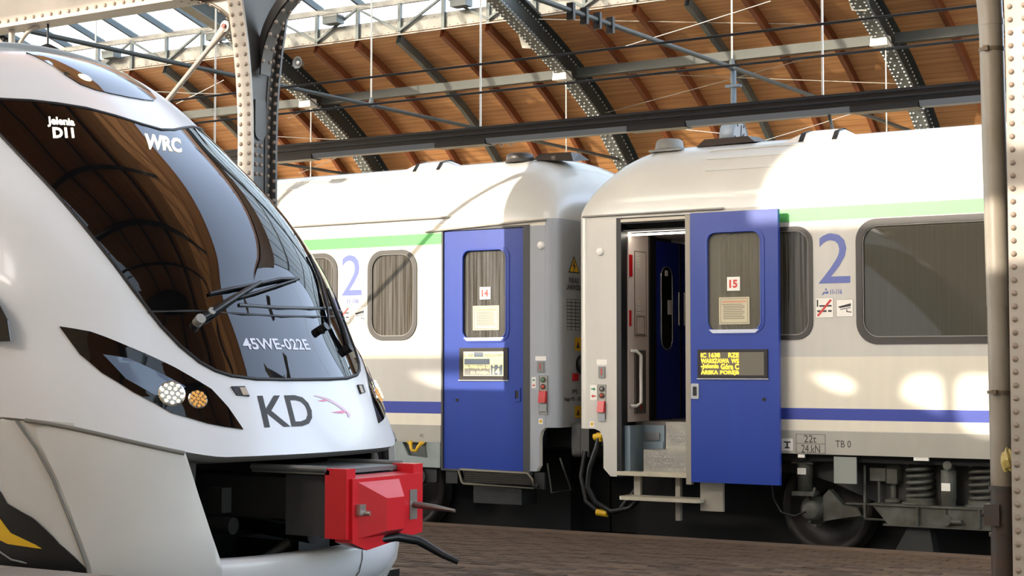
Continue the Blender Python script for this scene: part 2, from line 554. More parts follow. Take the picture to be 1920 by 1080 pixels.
# ------------------------------------------------------------------ far nave roof
RX = [-4.0, -10.9, -17.85, -24.7, -31.55, -38.4]
DECK = [(29.0, 8.96), (29.7, 8.69), (30.65, 8.26), (31.5, 7.80), (32.2, 7.36), (33.05, 6.65), (33.8, 5.9), (34.35, 5.3)]
DECKN = [(12.05, 6.0), (12.8, 6.65), (13.6, 7.36), (14.3, 7.80), (15.15, 8.26), (16.1, 8.69), (16.8, 8.96)]
def roofbay(i, prof, north):
    x1, x0 = RX[i], RX[i + 1]
    c = thing('ceiling_bay_%d' % (i + 1) if north else 'ceiling_south_bay_%d' % (i + 1), None, None, ((x0 + x1) / 2, prof[2][0], prof[2][1]), kind='structure')
    b = MB()
    b.grid([[(x0, y, z) for y, z in prof], [(x1, y, z) for y, z in prof]], False)
    b.grid([[(x0, y, z + 0.05) for y, z in prof], [(x1, y, z + 0.05) for y, z in prof]], False)
    obj('planking', b, M_WOOD, c, loc=(x0, 0, 0))
    return c
def rib_strip(prof, w, d0, d1):
    """curved bar under a roof profile, centred on x = 0"""
    b = MB()
    rows = []
    for k, (y, z) in enumerate(prof):
        a, e = prof[max(k - 1, 0)], prof[min(k + 1, len(prof) - 1)]
        t = Vector((0, e[0] - a[0], e[1] - a[1])).normalized()
        nrm = Vector((0, t.z, -t.y))
        if nrm.z > 0: nrm = -nrm
        p = Vector((0, y, z))
        q0, q1 = p + nrm * d0, p + nrm * d1
        rows.append([(-w / 2, q0.y, q0.z), (-w / 2, q1.y, q1.z), (w / 2, q1.y, q1.z), (w / 2, q0.y, q0.z), (-w / 2, q0.y, q0.z)])
    b.grid(rows, False)
    return b
raft_me = rib_strip(DECK, 0.10, 0.0, 0.17).mesh('rafter', M_RAFT, (0, 0, 0))
steel_me = rib_strip(DECK, 0.10, 0.0, 0.19).mesh('steel_rafter', M_STEEL, (0, 0, 0))
for i in range(5):
    c = roofbay(i, DECK, True)
    x1, x0 = RX[i], RX[i + 1]
    for k in range(1, 6):
        xx = x1 + (x0 - x1) * k / 6
        piece('steel_rafter' if k == 3 else 'rafter', steel_me if k == 3 else raft_me, c, (xx, 0, 0))
    roofbay(i, DECKN, False)
    # grey purlin under the rafters
    obj('purlin', MB().box(x0 + 0.16, 30.42, 7.94, x1 - 0.16, 30.48, 8.12).box(x0 + 0.16, 30.36, 7.92, x1 - 0.16, 30.54, 7.945), mat('purlin_grey', (58, 62, 60), 0.5, var=0.2, scale=(3, 3, 3)), c)

# riveted arched ribs
RIBP = [(12.3, 5.5), (12.9, 6.5), (13.7, 7.3), (15, 8.2), (16.8, 9.0), (19.5, 9.9), (22.9, 10.45), (25.5, 10.1), (27.4, 9.6), (29.0, 8.98), (30.65, 8.28), (31.5, 7.82), (32.2, 7.38), (33.05, 6.67), (33.8, 5.92), (34.3, 5.3)]
def offs(prof, d):
    out = []
    for k, (y, z) in enumerate(prof):
        a, e = prof[max(k - 1, 0)], prof[min(k + 1, len(prof) - 1)]
        t = Vector((e[0] - a[0], e[1] - a[1])).normalized()
        n = Vector((t.y, -t.x))
        if n.y > 0: n = -n
        out.append((y + n.x * d, z + n.y * d))
    return out
def resample(pl, step):
    out, acc = [pl[0]], 0.0
    for a, b in zip(pl, pl[1:]):
        L = math.hypot(b[0] - a[0], b[1] - a[1])
        s = step - acc
        while s <= L:
            out.append((a[0] + (b[0] - a[0]) * s / L, a[1] + (b[1] - a[1]) * s / L)); s += step
        acc = (acc + L) % step
    return out
def stud(b, p, n, r, h):
    """a low rivet head: six-sided cap with normal n"""
    n = Vector(n).normalized(); p = Vector(p)
    u = n.orthogonal().normalized(); w = n.cross(u)
    ring = [p + (u * math.cos(k * math.pi / 3) + w * math.sin(k * math.pi / 3)) * r for k in range(6)]
    top = [p + n * h + (u * math.cos(k * math.pi / 3) + w * math.sin(k * math.pi / 3)) * r * 0.55 for k in range(6)]
    b.add(ring + top, [(k, (k + 1) % 6, 6 + (k + 1) % 6, 6 + k) for k in range(6)] + [tuple(range(6, 12))])
web_b = rib_strip(RIBP, 0.05, 0.0, 0.5)
sof_b = rib_strip(RIBP, 0.30, 0.5, 0.535)
top_b = rib_strip(RIBP, 0.30, -0.03, 0.03)
ang_b = rib_strip(RIBP, 0.16, 0.40, 0.5)
riv_b = MB()
lowp = [p for p in resample(offs(RIBP, 0.537), 0.11) if p[0] > 27]
for k, p in enumerate(lowp):
    a = lowp[max(k - 1, 0)]; e = lowp[min(k + 1, len(lowp) - 1)]
    t = Vector((0, e[0] - a[0], e[1] - a[1])).normalized(); n = Vector((0, t.z, -t.y)); n = n if n.z < 0 else -n
    for xx in (-0.12, 0.0 if k % 2 else -0.055, 0.12):
        stud(riv_b, (xx, p[0], p[1]), n, 0.024, 0.02)
for d in (0.06, 0.44):
    for p in resample(offs(RIBP, d), 0.11):
        if p[0] > 27: stud(riv_b, (0.027 if d < 0.2 else 0.082, p[0], p[1]), (1, 0, 0), 0.024, 0.018)
M_RIVL = mat('rivet_bright', (190, 192, 188), 0.3, metal=0.4)
M_SOFF = mat('rib_soffit', (120, 122, 118), 0.5, var=0.25, scale=(3, 3, 3))
meW, meS, meT, meA, meR = (web_b.mesh('web', M_DKSTEEL), sof_b.mesh('soffit_flange', M_SOFF), top_b.mesh('top_flange', M_DKSTEEL), ang_b.mesh('angle', M_DKSTEEL), riv_b.mesh('rivet_rows', M_RIVL))
riblab = ['riveted arched steel roof rib above the right-hand pillar, beyond the frame', 'riveted arched steel rib on the plank ceiling, above the big coach window',
          'riveted arched steel rib in the middle of the plank ceiling, above the coach gap', 'riveted arched steel rib right of the left pillar, beside the loudspeaker',
          'riveted arched steel rib left of the left pillar, under the skylight', 'farthest riveted arched steel rib at the left, behind the white train']
for i, x in enumerate(RX):
    if i in (0, 5): continue
    r = thing('roof_rib', riblab[i], 'roof rib', (x, 34.3, 5.3), 'arched ribs of the far nave')
    for nm, me in (('web', meW), ('soffit_flange', meS), ('top_flange', meT), ('angle', meA)):
        piece(nm, me, r, (x, 0, 0))
    piece('rivet_rows', meR, r, (x, 0, 0))['kind'] = 'stuff'

# clerestory truss and sloping skylight between plank ceilings
tr = thing('skylight_truss', 'pale riveted lattice girder along the top edge of the plank ceiling', 'roof girder', (-20, 29.1, 9.0))
b = MB(); rv = MB()
for i in range(5):
    x0, x1 = RX[i + 1], RX[i]
    obj('girder_plate', MB().box(x0 + 0.03, 29.05, 8.98, x1 - 0.03, 29.1, 9.34).box(x0 + 0.03, 28.98, 8.96, x1 - 0.03, 29.1, 8.985), M_WHITEBEAM, tr)
    obj('upper_chord', MB().box(x0, 29.0, 9.64, x1, 29.08, 9.76), M_WHITEBEAM, tr)
    for k in range(6):
        xa = x0 + (x1 - x0) * k / 6; xb = x0 + (x1 - x0) * (k + 1) / 6
        obj('lattice_post', MB().box(xa - 0.04, 28.98, 8.98, xa + 0.04, 29.05, 9.66), M_STEEL, tr)
        z0, z1 = (9.05, 9.66) if k % 2 else (9.66, 9.05)
        obj('lattice_diagonal', MB().bar((xa, 28.99, z0), (xb, 28.99, z1), 0.05, 0.05), M_STEEL, tr)
    n = int((x1 - x0) / 0.2)
    for k in range(n):
        for zz in (9.06, 9.27):
            stud(rv, (x0 + 0.1 + k * 0.2, 29.05, zz), (0, -1, 0), 0.018, 0.012)
obj('rivet_rows', rv, M_RIVET, tr, kind='stuff')
sk = thing('ceiling_skylight', None, None, (-20, 23, 10.9), kind='structure')
def zs(y): return 9.8 + (29.1 - y) * 0.29 if y > 22.9 else 9.8 + (y - 16.7) * 0.29
obj('ridge_beam', MB().box(RX[-1], 22.8, zs(22.9) - 0.12, RX[0], 23.0, zs(22.9) + 0.02), M_GLAZ, sk)
barN = MB().bar((0, 29.2, zs(29.2)), (0, 22.9, zs(22.9)), 0.07, 0.14).mesh('glazing_bar', M_GLAZ)
barS = MB().bar((0, 16.6, zs(16.6)), (0, 22.9, zs(22.9)), 0.07, 0.14).mesh('glazing_bar', M_GLAZ)
wdt = 6.9 / 6 - 0.07
pnN = MB().bar((0, 29.2, zs(29.2) + 0.03), (0, 22.95, zs(22.95) + 0.03), wdt, 0.012).mesh('pane', M_PANE)
pnS = MB().bar((0, 16.6, zs(16.6) + 0.03), (0, 22.85, zs(22.85) + 0.03), wdt, 0.012).mesh('pane', M_PANE)
for i in range(5):
    for k in range(6):
        xx = RX[i] + (RX[i + 1] - RX[i]) * k / 6
        xm = RX[i] + (RX[i + 1] - RX[i]) * (k + .5) / 6
        piece('glazing_bar', barN, sk, (xx, 0, 0)); piece('glazing_bar', barS, sk, (xx, 0, 0))
        piece('pane', pnN, sk, (xm, 0, 0)); piece('pane', pnS, sk, (xm, 0, 0))
for yy in (27.6, 25.6):
    obj('cross_purlin', MB().box(RX[-1], yy - 0.04, zs(yy) - 0.2, RX[0], yy + 0.04, zs(yy) - 0.08), M_GLAZ, sk)

# ------------------------------------------------------------------ pillars with brackets and girders
riv_me = MB().lathe([(0.021, 0), (0.021, 0.003), (0.017, 0.011), (0.009, 0.016), (0.0005, 0.0175)], (0, 0, 0), 'z', 10).mesh('rivet', M_RIVET)
CX_ = [-3.28, -10.45]
collab = ['riveted pale steel pillar at the right edge beside the drainpipe', 'riveted steel pillar rising behind the white train nose', 'riveted steel pillar standing beside the white train further left']
def flare(z, s):
    return 0 if z < 3.9 else s * 0.16 * ((z - 3.9) / 1.3) ** 2
for i, x in enumerate(CX_):
    c = thing('steel_pillar', collab[i], 'pillar', (x, 12, PLZ), 'pillars on the middle platform')
    zz = [PLZ, 2.0, 3.9, 4.2, 4.5, 4.8, 5.1, 5.4, 5.7, 6.0]
    fr = [(11.82 + flare(z, -1), z) for z in zz]; bk = [(12.18 + flare(z, 1), z) for z in zz]
    w = 0.088
    def flange(pl, t):
        b = MB()
        b.grid([[(x - w, p[0], p[1]), (x + w, p[0], p[1]), (x + w, p[0] + t, p[1]), (x - w, p[0] + t, p[1]), (x - w, p[0], p[1])] for p in pl], False)
        return b
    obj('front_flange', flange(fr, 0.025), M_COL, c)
    obj('back_flange', flange(bk, -0.025), M_COLSH, c)
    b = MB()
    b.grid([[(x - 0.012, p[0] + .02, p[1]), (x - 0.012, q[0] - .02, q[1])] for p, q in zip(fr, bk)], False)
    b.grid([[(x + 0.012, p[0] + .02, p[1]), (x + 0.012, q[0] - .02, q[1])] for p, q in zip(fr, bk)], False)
    obj('web', b, M_COLSH, c)
    for pl, s in ((fr, 1), (bk, -1)):
        b = MB()
        for sx in (1, -1):
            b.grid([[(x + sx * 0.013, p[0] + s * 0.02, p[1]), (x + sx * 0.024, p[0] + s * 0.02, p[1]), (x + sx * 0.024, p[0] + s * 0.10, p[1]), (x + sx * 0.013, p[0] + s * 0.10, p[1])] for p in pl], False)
        obj('corner_angle', b, M_COLSH, c)
    obj('splice_plate', MB().plate([(11.93, 4.0)] + [(11.93 + 0.075 - 0.075 * math.cos(math.pi * k / 8), 4.02 - 0.08 * math.sin(math.pi * k / 8)) for k in range(9)] + [(12.08, 4.32), (11.93, 4.32)], (), x + 0.013, x + 0.03, 'x'), M_COLSH, c)
    if i < 2:
        z = 0.3
        while z < 5.75:
            if (i == 0) or z > 2.4:
                yy = 11.82 + flare(z, -1)
                for sx in (-0.05, 0.05):
                    piece('rivet', riv_me, c, (x + sx, yy, z), (math.pi / 2, 0, 0))
                if i == 1:
                    piece('rivet', riv_me, c, (x + 0.024, 12.12 + flare(z, 1), z), (0, math.pi / 2, 0))
                    piece('rivet', riv_me, c, (x + w - 0.02, 12.155 + flare(z, 1), z + 0.045), (math.pi / 2, 0, 0))
            z += 0.092
        if i == 1:
            for r_ in range(4):
                for q in (11.96, 12.03):
                    piece('rivet', riv_me, c, (x + 0.014, q, 3.62 + r_ * 0.09), (0, math.pi / 2, 0))
    # arched brackets to the girders left and right
    for s in (-1, 1):
        arc = [(x + s * (0.09 + 0.85 * (1 - math.cos(math.radians(a)))), 4.55 + 0.82 * math.sin(math.radians(a))) for a in range(0, 91, 9)]
        b = MB()
        b.grid([[(p[0], 11.93, p[1]), (p[0], 12.07, p[1])] for p in arc], True)
        inn = [(p[0] + s * 0.0, p[1]) for p in arc]
        b.grid([[(p[0] - s * 0.02 * math.cos(math.radians(a)), 11.93, p[1] + 0.02 * math.sin(math.radians(a))), (p[0] - s * 0.02 * math.cos(math.radians(a)), 12.07, p[1] + 0.02 * math.sin(math.radians(a)))] for p, a in zip(arc, range(0, 91, 9))], True)
        b.grid([[(p[0], 12.0, p[1]), (min(max(p[0] - s * 0.12, x - 9) if s > 0 else p[0] + 0.12, x + 9), 12.0, min(5.4, p[1] + 0.12))] for p in arc], False)
        br = obj('arched_bracket', b, M_COLSH if s > 0 else M_COL, c)  # right bracket takes the shaded copy of the paint
        if i == 1:
            for k in range(1, len(arc)):
                pz = arc[k]; a = math.radians(9 * k)
                for q in (11.95, 12.05):
                    piece('rivet', riv_me, br, (pz[0], q, pz[1] - 0.0), (0, s * (math.pi / 2 + a), 0))
for k, (xa, xb, lab) in enumerate(((-17.7, -10.45, 'pale riveted girder running left from the left pillar top'),)):
    g = thing('roof_girder', lab, 'roof girder', ((xa + xb) / 2, 12, 5.37), 'girders between pillars')
    obj('girder_plate', MB().box(xa + 0.1, 11.97, 5.39, xb - 0.1, 12.03, 6.0), M_COL, g)
    obj('bottom_flange', MB().box(xa + 0.1, 11.86, 5.36, xb - 0.1, 12.14, 5.39), M_COL, g)
    obj('face_angle', MB().box(xa + 0.1, 11.95, 5.39, xb - 0.1, 11.97, 5.50), M_COL, g)
    if k == 0:
        xx = xa + 0.2
        while xx < xb - 0.15:
            piece('rivet', riv_me, g, (xx, 11.95, 5.445), (math.pi / 2, 0, 0))
            xx += 0.13
bx0 = at(425, 50, 11.85); bx1 = at(308, 195, 11.85)
dx, dz = bx1[0] - bx0[0], bx1[1] - bx0[1]
e = (-17.5 - bx0[0]) / dx
st = thing('brace_rod', 'slender pale diagonal brace rod descending left from the left pillar top', 'brace rod', (-17.5, 11.85, bx0[1] + dz * e))
obj('rod', MB().cyl((bx0[0] + dx * .06, 11.85, bx0[1] + dz * .06), (-17.5, 11.85, bx0[1] + dz * e), 0.024, 10), M_COL, st)
obj('eye_end', MB().cyl((bx0[0], 11.82, bx0[1]), (bx0[0], 11.88, bx0[1]), 0.055, 14).tube([(bx0[0], 11.85, bx0[1]), (bx0[0] + dx * .28, 11.85, bx0[1] + dz * .28)], [0.05, 0.024], 10), M_COL, st)
obj('pin', MB().cyl((bx0[0], 11.80, bx0[1]), (bx0[0], 11.825, bx0[1]), 0.022, 10), mat('rust_red', (140, 70, 60), 0.6), st)

# ------------------------------------------------------------------ things hung in the roof
tiel = ['dark tie rod crossing the plank ceiling at right, carrying the clock', 'dark tie rod crossing the plank ceiling right of the left pillar', 'dark tie rod with clamps behind the left pillar, under the skylight']
for i in (1, 2, 3):
    x = RX[i]
    t = thing('tie_rod', tiel[i - 1], 'tie rod', (x, 23.5, 6.42), 'roof tie rods')
    obj('rod', MB().cyl((x, 12.9, 6.42), (x, 33.0, 6.42), 0.036, 10), M_DKSTEEL, t)
    obj('suspension_rod', MB().cyl((x, 23.5, 6.46), (x, 23.5, zs(23.5) - 0.55), 0.016, 8), M_WIREL, t)
    obj('turnbuckle', MB().lathe([(0.0, .12), (.03, .1), (.045, .03), (.05, -.03), (.05, -.06), (0, -.07)], (x, 23.5, 6.45), 'z', 12), M_STEEL, t)
    for yy in ((18.6, 18.95, 19.3, 19.65) if i == 1 else ((21.2, 21.9, 22.4) if i == 3 else (27.6,))):
        obj('clamp', MB().box(x - 0.05, yy - 0.03, 6.30, x + 0.05, yy + 0.03, 6.52), M_BLACK, t)
ck = thing('station_clock', 'round grey drum clock hanging above the right coach roof', 'clock', (-10.9, 23.55, 5.33))
obj('pole', MB().cyl((-10.9, 23.55, 5.56), (-10.9, 23.55, 6.38), 0.045, 12).box(-11.02, 23.5, 6.12, -10.78, 23.6, 6.16), M_GLAZ, ck)
M_CLK = mat('clock_housing', (104, 110, 116), 0.4)
M_CLKF = mat('clock_dial', (140, 144, 148), 0.5)
cc = obj('housing', MB().lathe([(0, -.12), (.27, -.12), (.285, -.10), (.285, .10), (.27, .12), (.25, .115), (.25, .105), (0, .105)], (-10.9, 23.55, 5.33), 'x', 32), M_CLK, ck)
dl = obj('dial', MB().lathe([(.249, 0), (.2, .004), (0, .004)], (-10.79, 23.55, 5.33), 'x', 32), M_CLKF, ck)
for a in (0, 60, 120, 180, 240, 300):
    ca, sa = math.cos(math.radians(a)), math.sin(math.radians(a))
    obj('hour_mark', MB().bar((-10.782, 23.55 + .19 * ca, 5.33 + .19 * sa), (-10.782, 23.55 + .235 * ca, 5.33 + .235 * sa), 0.02, 0.006, (1, 0, 0)), M_BLACK, dl)
obj('hand', MB().bar((-10.78, 23.55, 5.33), (-10.78, 23.57, 5.53), 0.015, 0.006, (1, 0, 0)), M_BLACK, dl)
obj('hand', MB().bar((-10.778, 23.55, 5.33), (-10.778, 23.67, 5.40), 0.02, 0.006, (1, 0, 0)), M_BLACK, dl)

tk = thing('light_trunking', 'long black trunking with strip lamps hung above the blue-doored coaches', 'light trunking', (-12, 20.2, 5.03))
M_TRUNK = mat('trunking_black', (40, 42, 44), 0.35)
M_TRUNKL = mat('lamp_strip_grey', (128, 132, 138), 0.35)
obj('channel', MB().box(-27, 20.1, 5.10, 3, 20.3, 5.28).box(-27, 20.05, 5.16, 3, 20.35, 5.19).box(-27, 20.07, 5.24, 3, 20.33, 5.26), M_TRUNK, tk)
for k in range(9):
    x0 = -26 + k * 3.2
    obj('strip_lamp', MB().hull([(x0, 20.12, 5.03), (x0 + 2.3, 20.12, 5.03), (x0 + 2.3, 20.28, 5.03), (x0, 20.28, 5.03)], [(x0, 20.08, 5.10), (x0 + 2.3, 20.08, 5.10), (x0 + 2.3, 20.32, 5.10), (x0, 20.32, 5.10)]), M_TRUNKL, tk)
    obj('cover', MB().box(x0 + 2.31, 20.08, 5.02, x0 + 3.19, 20.32, 5.10), M_TRUNK, tk)
for x in (-23.7, -18.5, -13.36, -8.1, -2.9):
    obj('suspension_rod', MB().cyl((x, 20.2, 5.28), (x, 20.2, zs(20.2) - 0.1), 0.016, 8), M_WIREL, tk)
c0, c1, c2 = at(1551, 190, 20.2), at(1554, 212, 20.2), at(1563, 252, 20.2)
obj('conduit', MB().tube([(c0[0], 20.2, 5.04), (c1[0], 20.2, c1[1]), (c2[0], 20.2, c2[1])], 0.02, 8), M_STEEL, tk)
for px, py in ((923, 270), (937, 272), (954, 271), (1573, 206), (1587, 206)):
    c = at(px, py, 20.2)
    obj('cable_hook', MB().tube([(c[0], 20.2, 5.04), (c[0], 20.2, c[1]), (c[0] + .03, 20.2, c[1] - .03), (c[0] + .06, 20.2, c[1]), (c[0] + .06, 20.2, c[1] + .04)], 0.008, 6), M_WIREL, tk)
for z, lab in ((4.98, 'lower black overhead wire above the blue-doored coaches'), (5.31, 'upper black overhead wire above the blue-doored coaches')):
    obj('overhead_wire', MB().tube([(-60, 16.15, z), (-30, 16.15, z - .02), (0, 16.15, z + 0.03), (30, 16.15, z)], 0.014, 6), M_BLACK, None, lab, 'wire', 'overhead wires', loc=(0, 16.15, z))

# box lamps, rods, floods, horn
M_LAMPW = mat('lamp_housing_white', (235, 230, 220), 0.4)
for i, lab in ((1, 'white box lamp on the roof rib at the right'), (2, 'white box lamp on the middle roof rib'), (3, 'white box lamp on the roof rib by the loudspeaker')):
    x = RX[i] - 0.02
    t = thing('box_lamp', lab, 'lamp', (x, 30.15, 7.85), 'box lamps on the ribs')
    obj('housing', MB().hull([(x - .17, 30.0, 7.83), (x + .17, 30.0, 7.83), (x + .17, 30.25, 7.83), (x - .17, 30.25, 7.83)], [(x - .15, 30.0, 8.02), (x + .15, 30.0, 8.02), (x + .15, 30.25, 8.02), (x - .15, 30.25, 8.02)]), M_LAMPW, t)
    obj('conduit', MB().cyl((x + 0.10, 30.12, 7.83), (x + 0.10, 30.12, 4.2), 0.014, 8), M_WIREL, t)
h = at(560, 118, 28.9)
t = thing('loudspeaker_horn', 'small round grey loudspeaker horn beside the left pillar', 'loudspeaker', (h[0], 28.9, h[1]))
obj('horn', MB().lathe([(.04, .2), (.05, .08), (.115, .02), (.14, 0), (.13, -.005), (.09, .03), (.04, .09), (0, .09)], (h[0], 28.85, h[1]), 'y', 20), mat('horn_grey', (120, 120, 118), 0.4), t)
obj('driver', MB().lathe([(0, 0), (.04, .002), (.045, .03), (0.0, .05)], (h[0], 28.86, h[1]), 'y', 14), mat('horn_centre', (225, 225, 220), 0.4), t)
obj('bracket', MB().tube([(h[0] - .13, 29.0, h[1] + .15), (h[0] - .13, 28.95, h[1] - .05), (h[0] - .05, 28.98, h[1] - .1), (h[0], 29.0, h[1])], 0.012, 6), M_WIREL, t)
for px, py, lab in ((993, 76, 'wrapped grey floodlight on the middle roof rib'), (1612, 4, 'grey floodlight on the right roof rib at the top edge')):
    h = at(px, py, 29.2)
    t = thing('floodlight', lab, 'lamp', (h[0], 29.2, h[1] - .1), 'floodlights on the ribs')
    obj('housing', MB().hull([(h[0] - .12, 29.1, h[1] - .16), (h[0] + .16, 29.12, h[1] - .2), (h[0] + .18, 29.3, h[1] - .16), (h[0] - .1, 29.3, h[1] - .13)], [(h[0] - .18, 29.05, h[1] + .12), (h[0] + .12, 29.1, h[1] + .14), (h[0] + .1, 29.34, h[1] + .16), (h[0] - .16, 29.3, h[1] + .15)]), M_WHITEBEAM, t)
    obj('bracket', MB().tube([(h[0] + .05, 29.2, h[1] + .1), (h[0] + .15, 29.25, h[1] + .22), (h[0] + .3, 29.3, h[1] + .2)], 0.02, 6), M_STEEL, t)
for px, py, lab in ((622, 37, 'grey gear box on the lattice girder right of the left pillar'), (206, 102, 'grey gear box on the lattice girder above the white train'), (402, 68, 'grey gear box on the lattice girder left of the left pillar'), (862, 4, 'grey gear box on the lattice girder at the top edge')):
    h = at(px, py, 28.80)
    t = thing('gear_box', lab, 'gear box', (h[0], 28.80, h[1]), 'gear boxes on the lattice girder')
    obj('housing', MB().box(h[0] - .2, 28.72, h[1] - .09, h[0] + .2, 28.985, h[1] + .09), M_STEEL, t)
    obj('lid', MB().box(h[0] - .21, 28.71, h[1] + .06, h[0] + .21, 28.985, h[1] + .1), M_WHITEBEAM, t)
# thin bracing wires under the roof
def wire3(a, Ya, b_, Yb, lab, m=M_WIREL, r=0.008):
    p, q = at(a[0], a[1], Ya), at(b_[0], b_[1], Yb)
    obj('bracing_wire', MB().tube([(p[0], Ya, p[1]), ((p[0] + q[0]) / 2, (Ya + Yb) / 2, (p[1] + q[1]) / 2 - .01), (q[0], Yb, q[1])], r, 6), m, None, lab, 'wire', 'bracing wires under the roof', loc=(p[0], Ya, p[1]))
wire3((1010, 36), 28.9, (1648, 47), 30.6, 'thin pale wire running flat from the middle rib to the right rib near the top')
wire3((1130, 213), 31.9, (1652, 71), 30.4, 'thin pale wire climbing right from the middle rib to the right box lamp')
wire3((1100, 133), 30.6, (1712, 158), 31.6, 'thin pale wire sagging right below the purlin to the right rib')
wire3((1155, 92), 27.0, (1445, 2), 27.6, 'thin pale wire climbing steeply to the top edge above the clock')
wire3((1225, 235), 29.0, (1370, 252), 29.0, 'short pale wire just left of the clock')
wire3((1425, 266), 29.0, (1655, 195), 30.5, 'thin pale wire rising right above the white roof box')
wire3((517, 256), 30.0, (700, 264), 31.5, 'thin pale wire below the tie rod right of the left pillar')
wire3((540, 222), 29.0, (586, 200), 30.2, 'short pale wire leading to the left box lamp')
wire3((560, 325), 30.0, (640, 292), 31.0, 'thin pale wire rising above the left coach roof')
wire3((250, 170), 27.0, (440, 177), 28.4, 'thin pale wire left of the left pillar')
wire3((330, 195), 27.0, (420, 150), 27.4, 'short pale wire rising left of the left pillar')

pd = at(90, 48, 12.0); pe = at(90, 92, 12.0)
t = thing('pendant_lamp', 'small dark pendant lamp hanging from the pale girder at far left', 'lamp', (pd[0], 12.0, pe[1]))
obj('stem', MB().cyl((pd[0], 12.0, 5.36), (pd[0], 12.0, pe[1] + .02), 0.012, 8), M_BLACK, t)
obj('shade', MB().lathe([(0, .06), (.03, .05), (.11, .01), (.12, -.03), (.1, -.035), (0, -.02)], (pd[0], 12.0, pe[1]), 'z', 18), M_BLACK, t)
px0 = at(22, 80, 12.0)[0]
t = thing('slim_post', 'slim pale post with two small arched brackets under the girder at far left', 'post', (px0, 12.0, PLZ))
obj('shaft', MB().cyl((px0, 12.0, PLZ), (px0, 12.0, 5.36), 0.035, 12), M_COL, t)
for s_ in (-1, 1):
    obj('arched_bracket', MB().tube([(px0 + s_ * (.06 + .34 * (1 - math.cos(math.radians(a)))), 12.0, 4.98 + .37 * math.sin(math.radians(a))) for a in range(0, 91, 10)], 0.022, 8), M_COL, t)
    obj('bracket_foot', MB().bar((px0, 12.0, 4.9), (px0 + s_ * .06, 12.0, 4.99), .03, .03), M_COL, t)

# ------------------------------------------------------------------ the two blue-doored coaches
YS, YC = 14.74, 16.15
M_CREAM = mat('coach_paint_cream', (232, 224, 204), 0.28, coat=0.3, var=0.06, scale=(9, 9, 0.8))
M_LGREY = mat('coach_paint_light_grey', (206, 202, 192), 0.28, coat=0.3, var=0.06, scale=(9, 9, 0.8))
M_ROOF = mat('coach_roof_paint', (206, 206, 198), 0.3, coat=0.3, var=0.08, scale=(2, 2, 2))
M_SILL = mat('coach_sill_grey', (176, 172, 160), 0.4, var=0.1, scale=(6, 6, 2))
M_END = mat('coach_end_grey', (168, 172, 176), 0.4, var=0.08, scale=(4, 4, 1))
M_GREEN = mat('stripe_green', (98, 196, 104), 0.35, coat=0.15, var=0.08, scale=(10, 10, 0.7))
M_BLUE = mat('door_blue', (34, 62, 152), 0.32, coat=0.25, var=0.1, scale=(6, 6, 0.7))
M_STRIPE = mat('stripe_blue', (60, 74, 158), 0.35, coat=0.2)
M_DIGIT = mat('numeral_blue', (96, 108, 172), 0.4)
M_FRAME = mat('window_rubber', (62, 58, 54), 0.45)
M_CHROME = mat('bright_steel', (205, 205, 200), 0.25, metal=0.8)
M_BEAD = mat('bead_grey', (150, 146, 138), 0.45)
M_LABEL = mat('label_white', (238, 234, 224), 0.5)
M_PAPER = mat('paper_notice', (205, 195, 165), 0.7)
M_PRINT = mat('print_dark', (52, 50, 46), 0.6)
M_PRINTG = mat('print_grey', (130, 122, 104), 0.6)
M_REDP = mat('print_red', (205, 60, 52), 0.5)
M_GREENP = mat('print_green', (40, 140, 96), 0.5)
M_YEL = mat('warning_yellow', (232, 178, 40), 0.5)
M_YELP = mat('yellow_paint', (222, 176, 30), 0.45)
M_RED = mat('red_plastic', (188, 14, 22), 0.35)
M_GREYP = mat('grey_plastic', (128, 128, 124), 0.5)
M_BOGIE = mat('bogie_grey', (90, 92, 84), 0.55, var=0.35, scale=(8, 8, 8), rgb2=(64, 60, 50))  # grey darkened to include the shading of the undercarriage
M_BOGIED = mat('bogie_dark', (42, 42, 39), 0.6, var=0.4, scale=(6, 6, 6))
M_WHEEL = mat('wheel_steel', (64, 60, 56), 0.5, metal=0.3, var=0.3, scale=(5, 5, 5))
M_TREAD = mat('tread_plate', (176, 172, 160), 0.35, metal=0.6, var=0.2, scale=(8, 8, 8), bump=0.3, bscale=60)
M_STEP = mat('step_blue_grey', (124, 140, 150), 0.5)
M_INT = mat('vestibule_panel', (228, 212, 202), 0.5, var=0.05)
M_BLUEI = mat('inner_door_blue', (30, 44, 140), 0.3)
M_DARKIN = mat('coach_interior_brown', (58, 50, 42), 0.8, var=0.3, scale=(3, 3, 1))
M_CURT = mat('coach_interior_beige', (150, 138, 112), 0.8)
M_LED = mat('led_amber', (255, 210, 40), 0.5, emit=(255, 214, 60), estr=2.2)
M_LEDW = mat('led_pale_yellow', (250, 235, 160), 0.5, emit=(255, 240, 165), estr=1.0)
M_SCREEN = mat('display_grey', (112, 106, 92), 0.3)
M_SCREENB = mat('display_blue_grey', (130, 140, 150), 0.3)
G_SIDE = glass_mat('coach_window_glass', (66, 58, 42), 0.15, 0.05, 0.25)
G_SIDEB = glass_mat('coach_big_window_glass', (84, 82, 72), 0.15, 0.03, 0.03)
G_DOOR = glass_mat('door_glass', (150, 142, 120), 0.72, 0.03, 0.25)
G_DOORD = glass_mat('closed_door_glass', (70, 64, 52), 0.35, 0.03, 0.3)

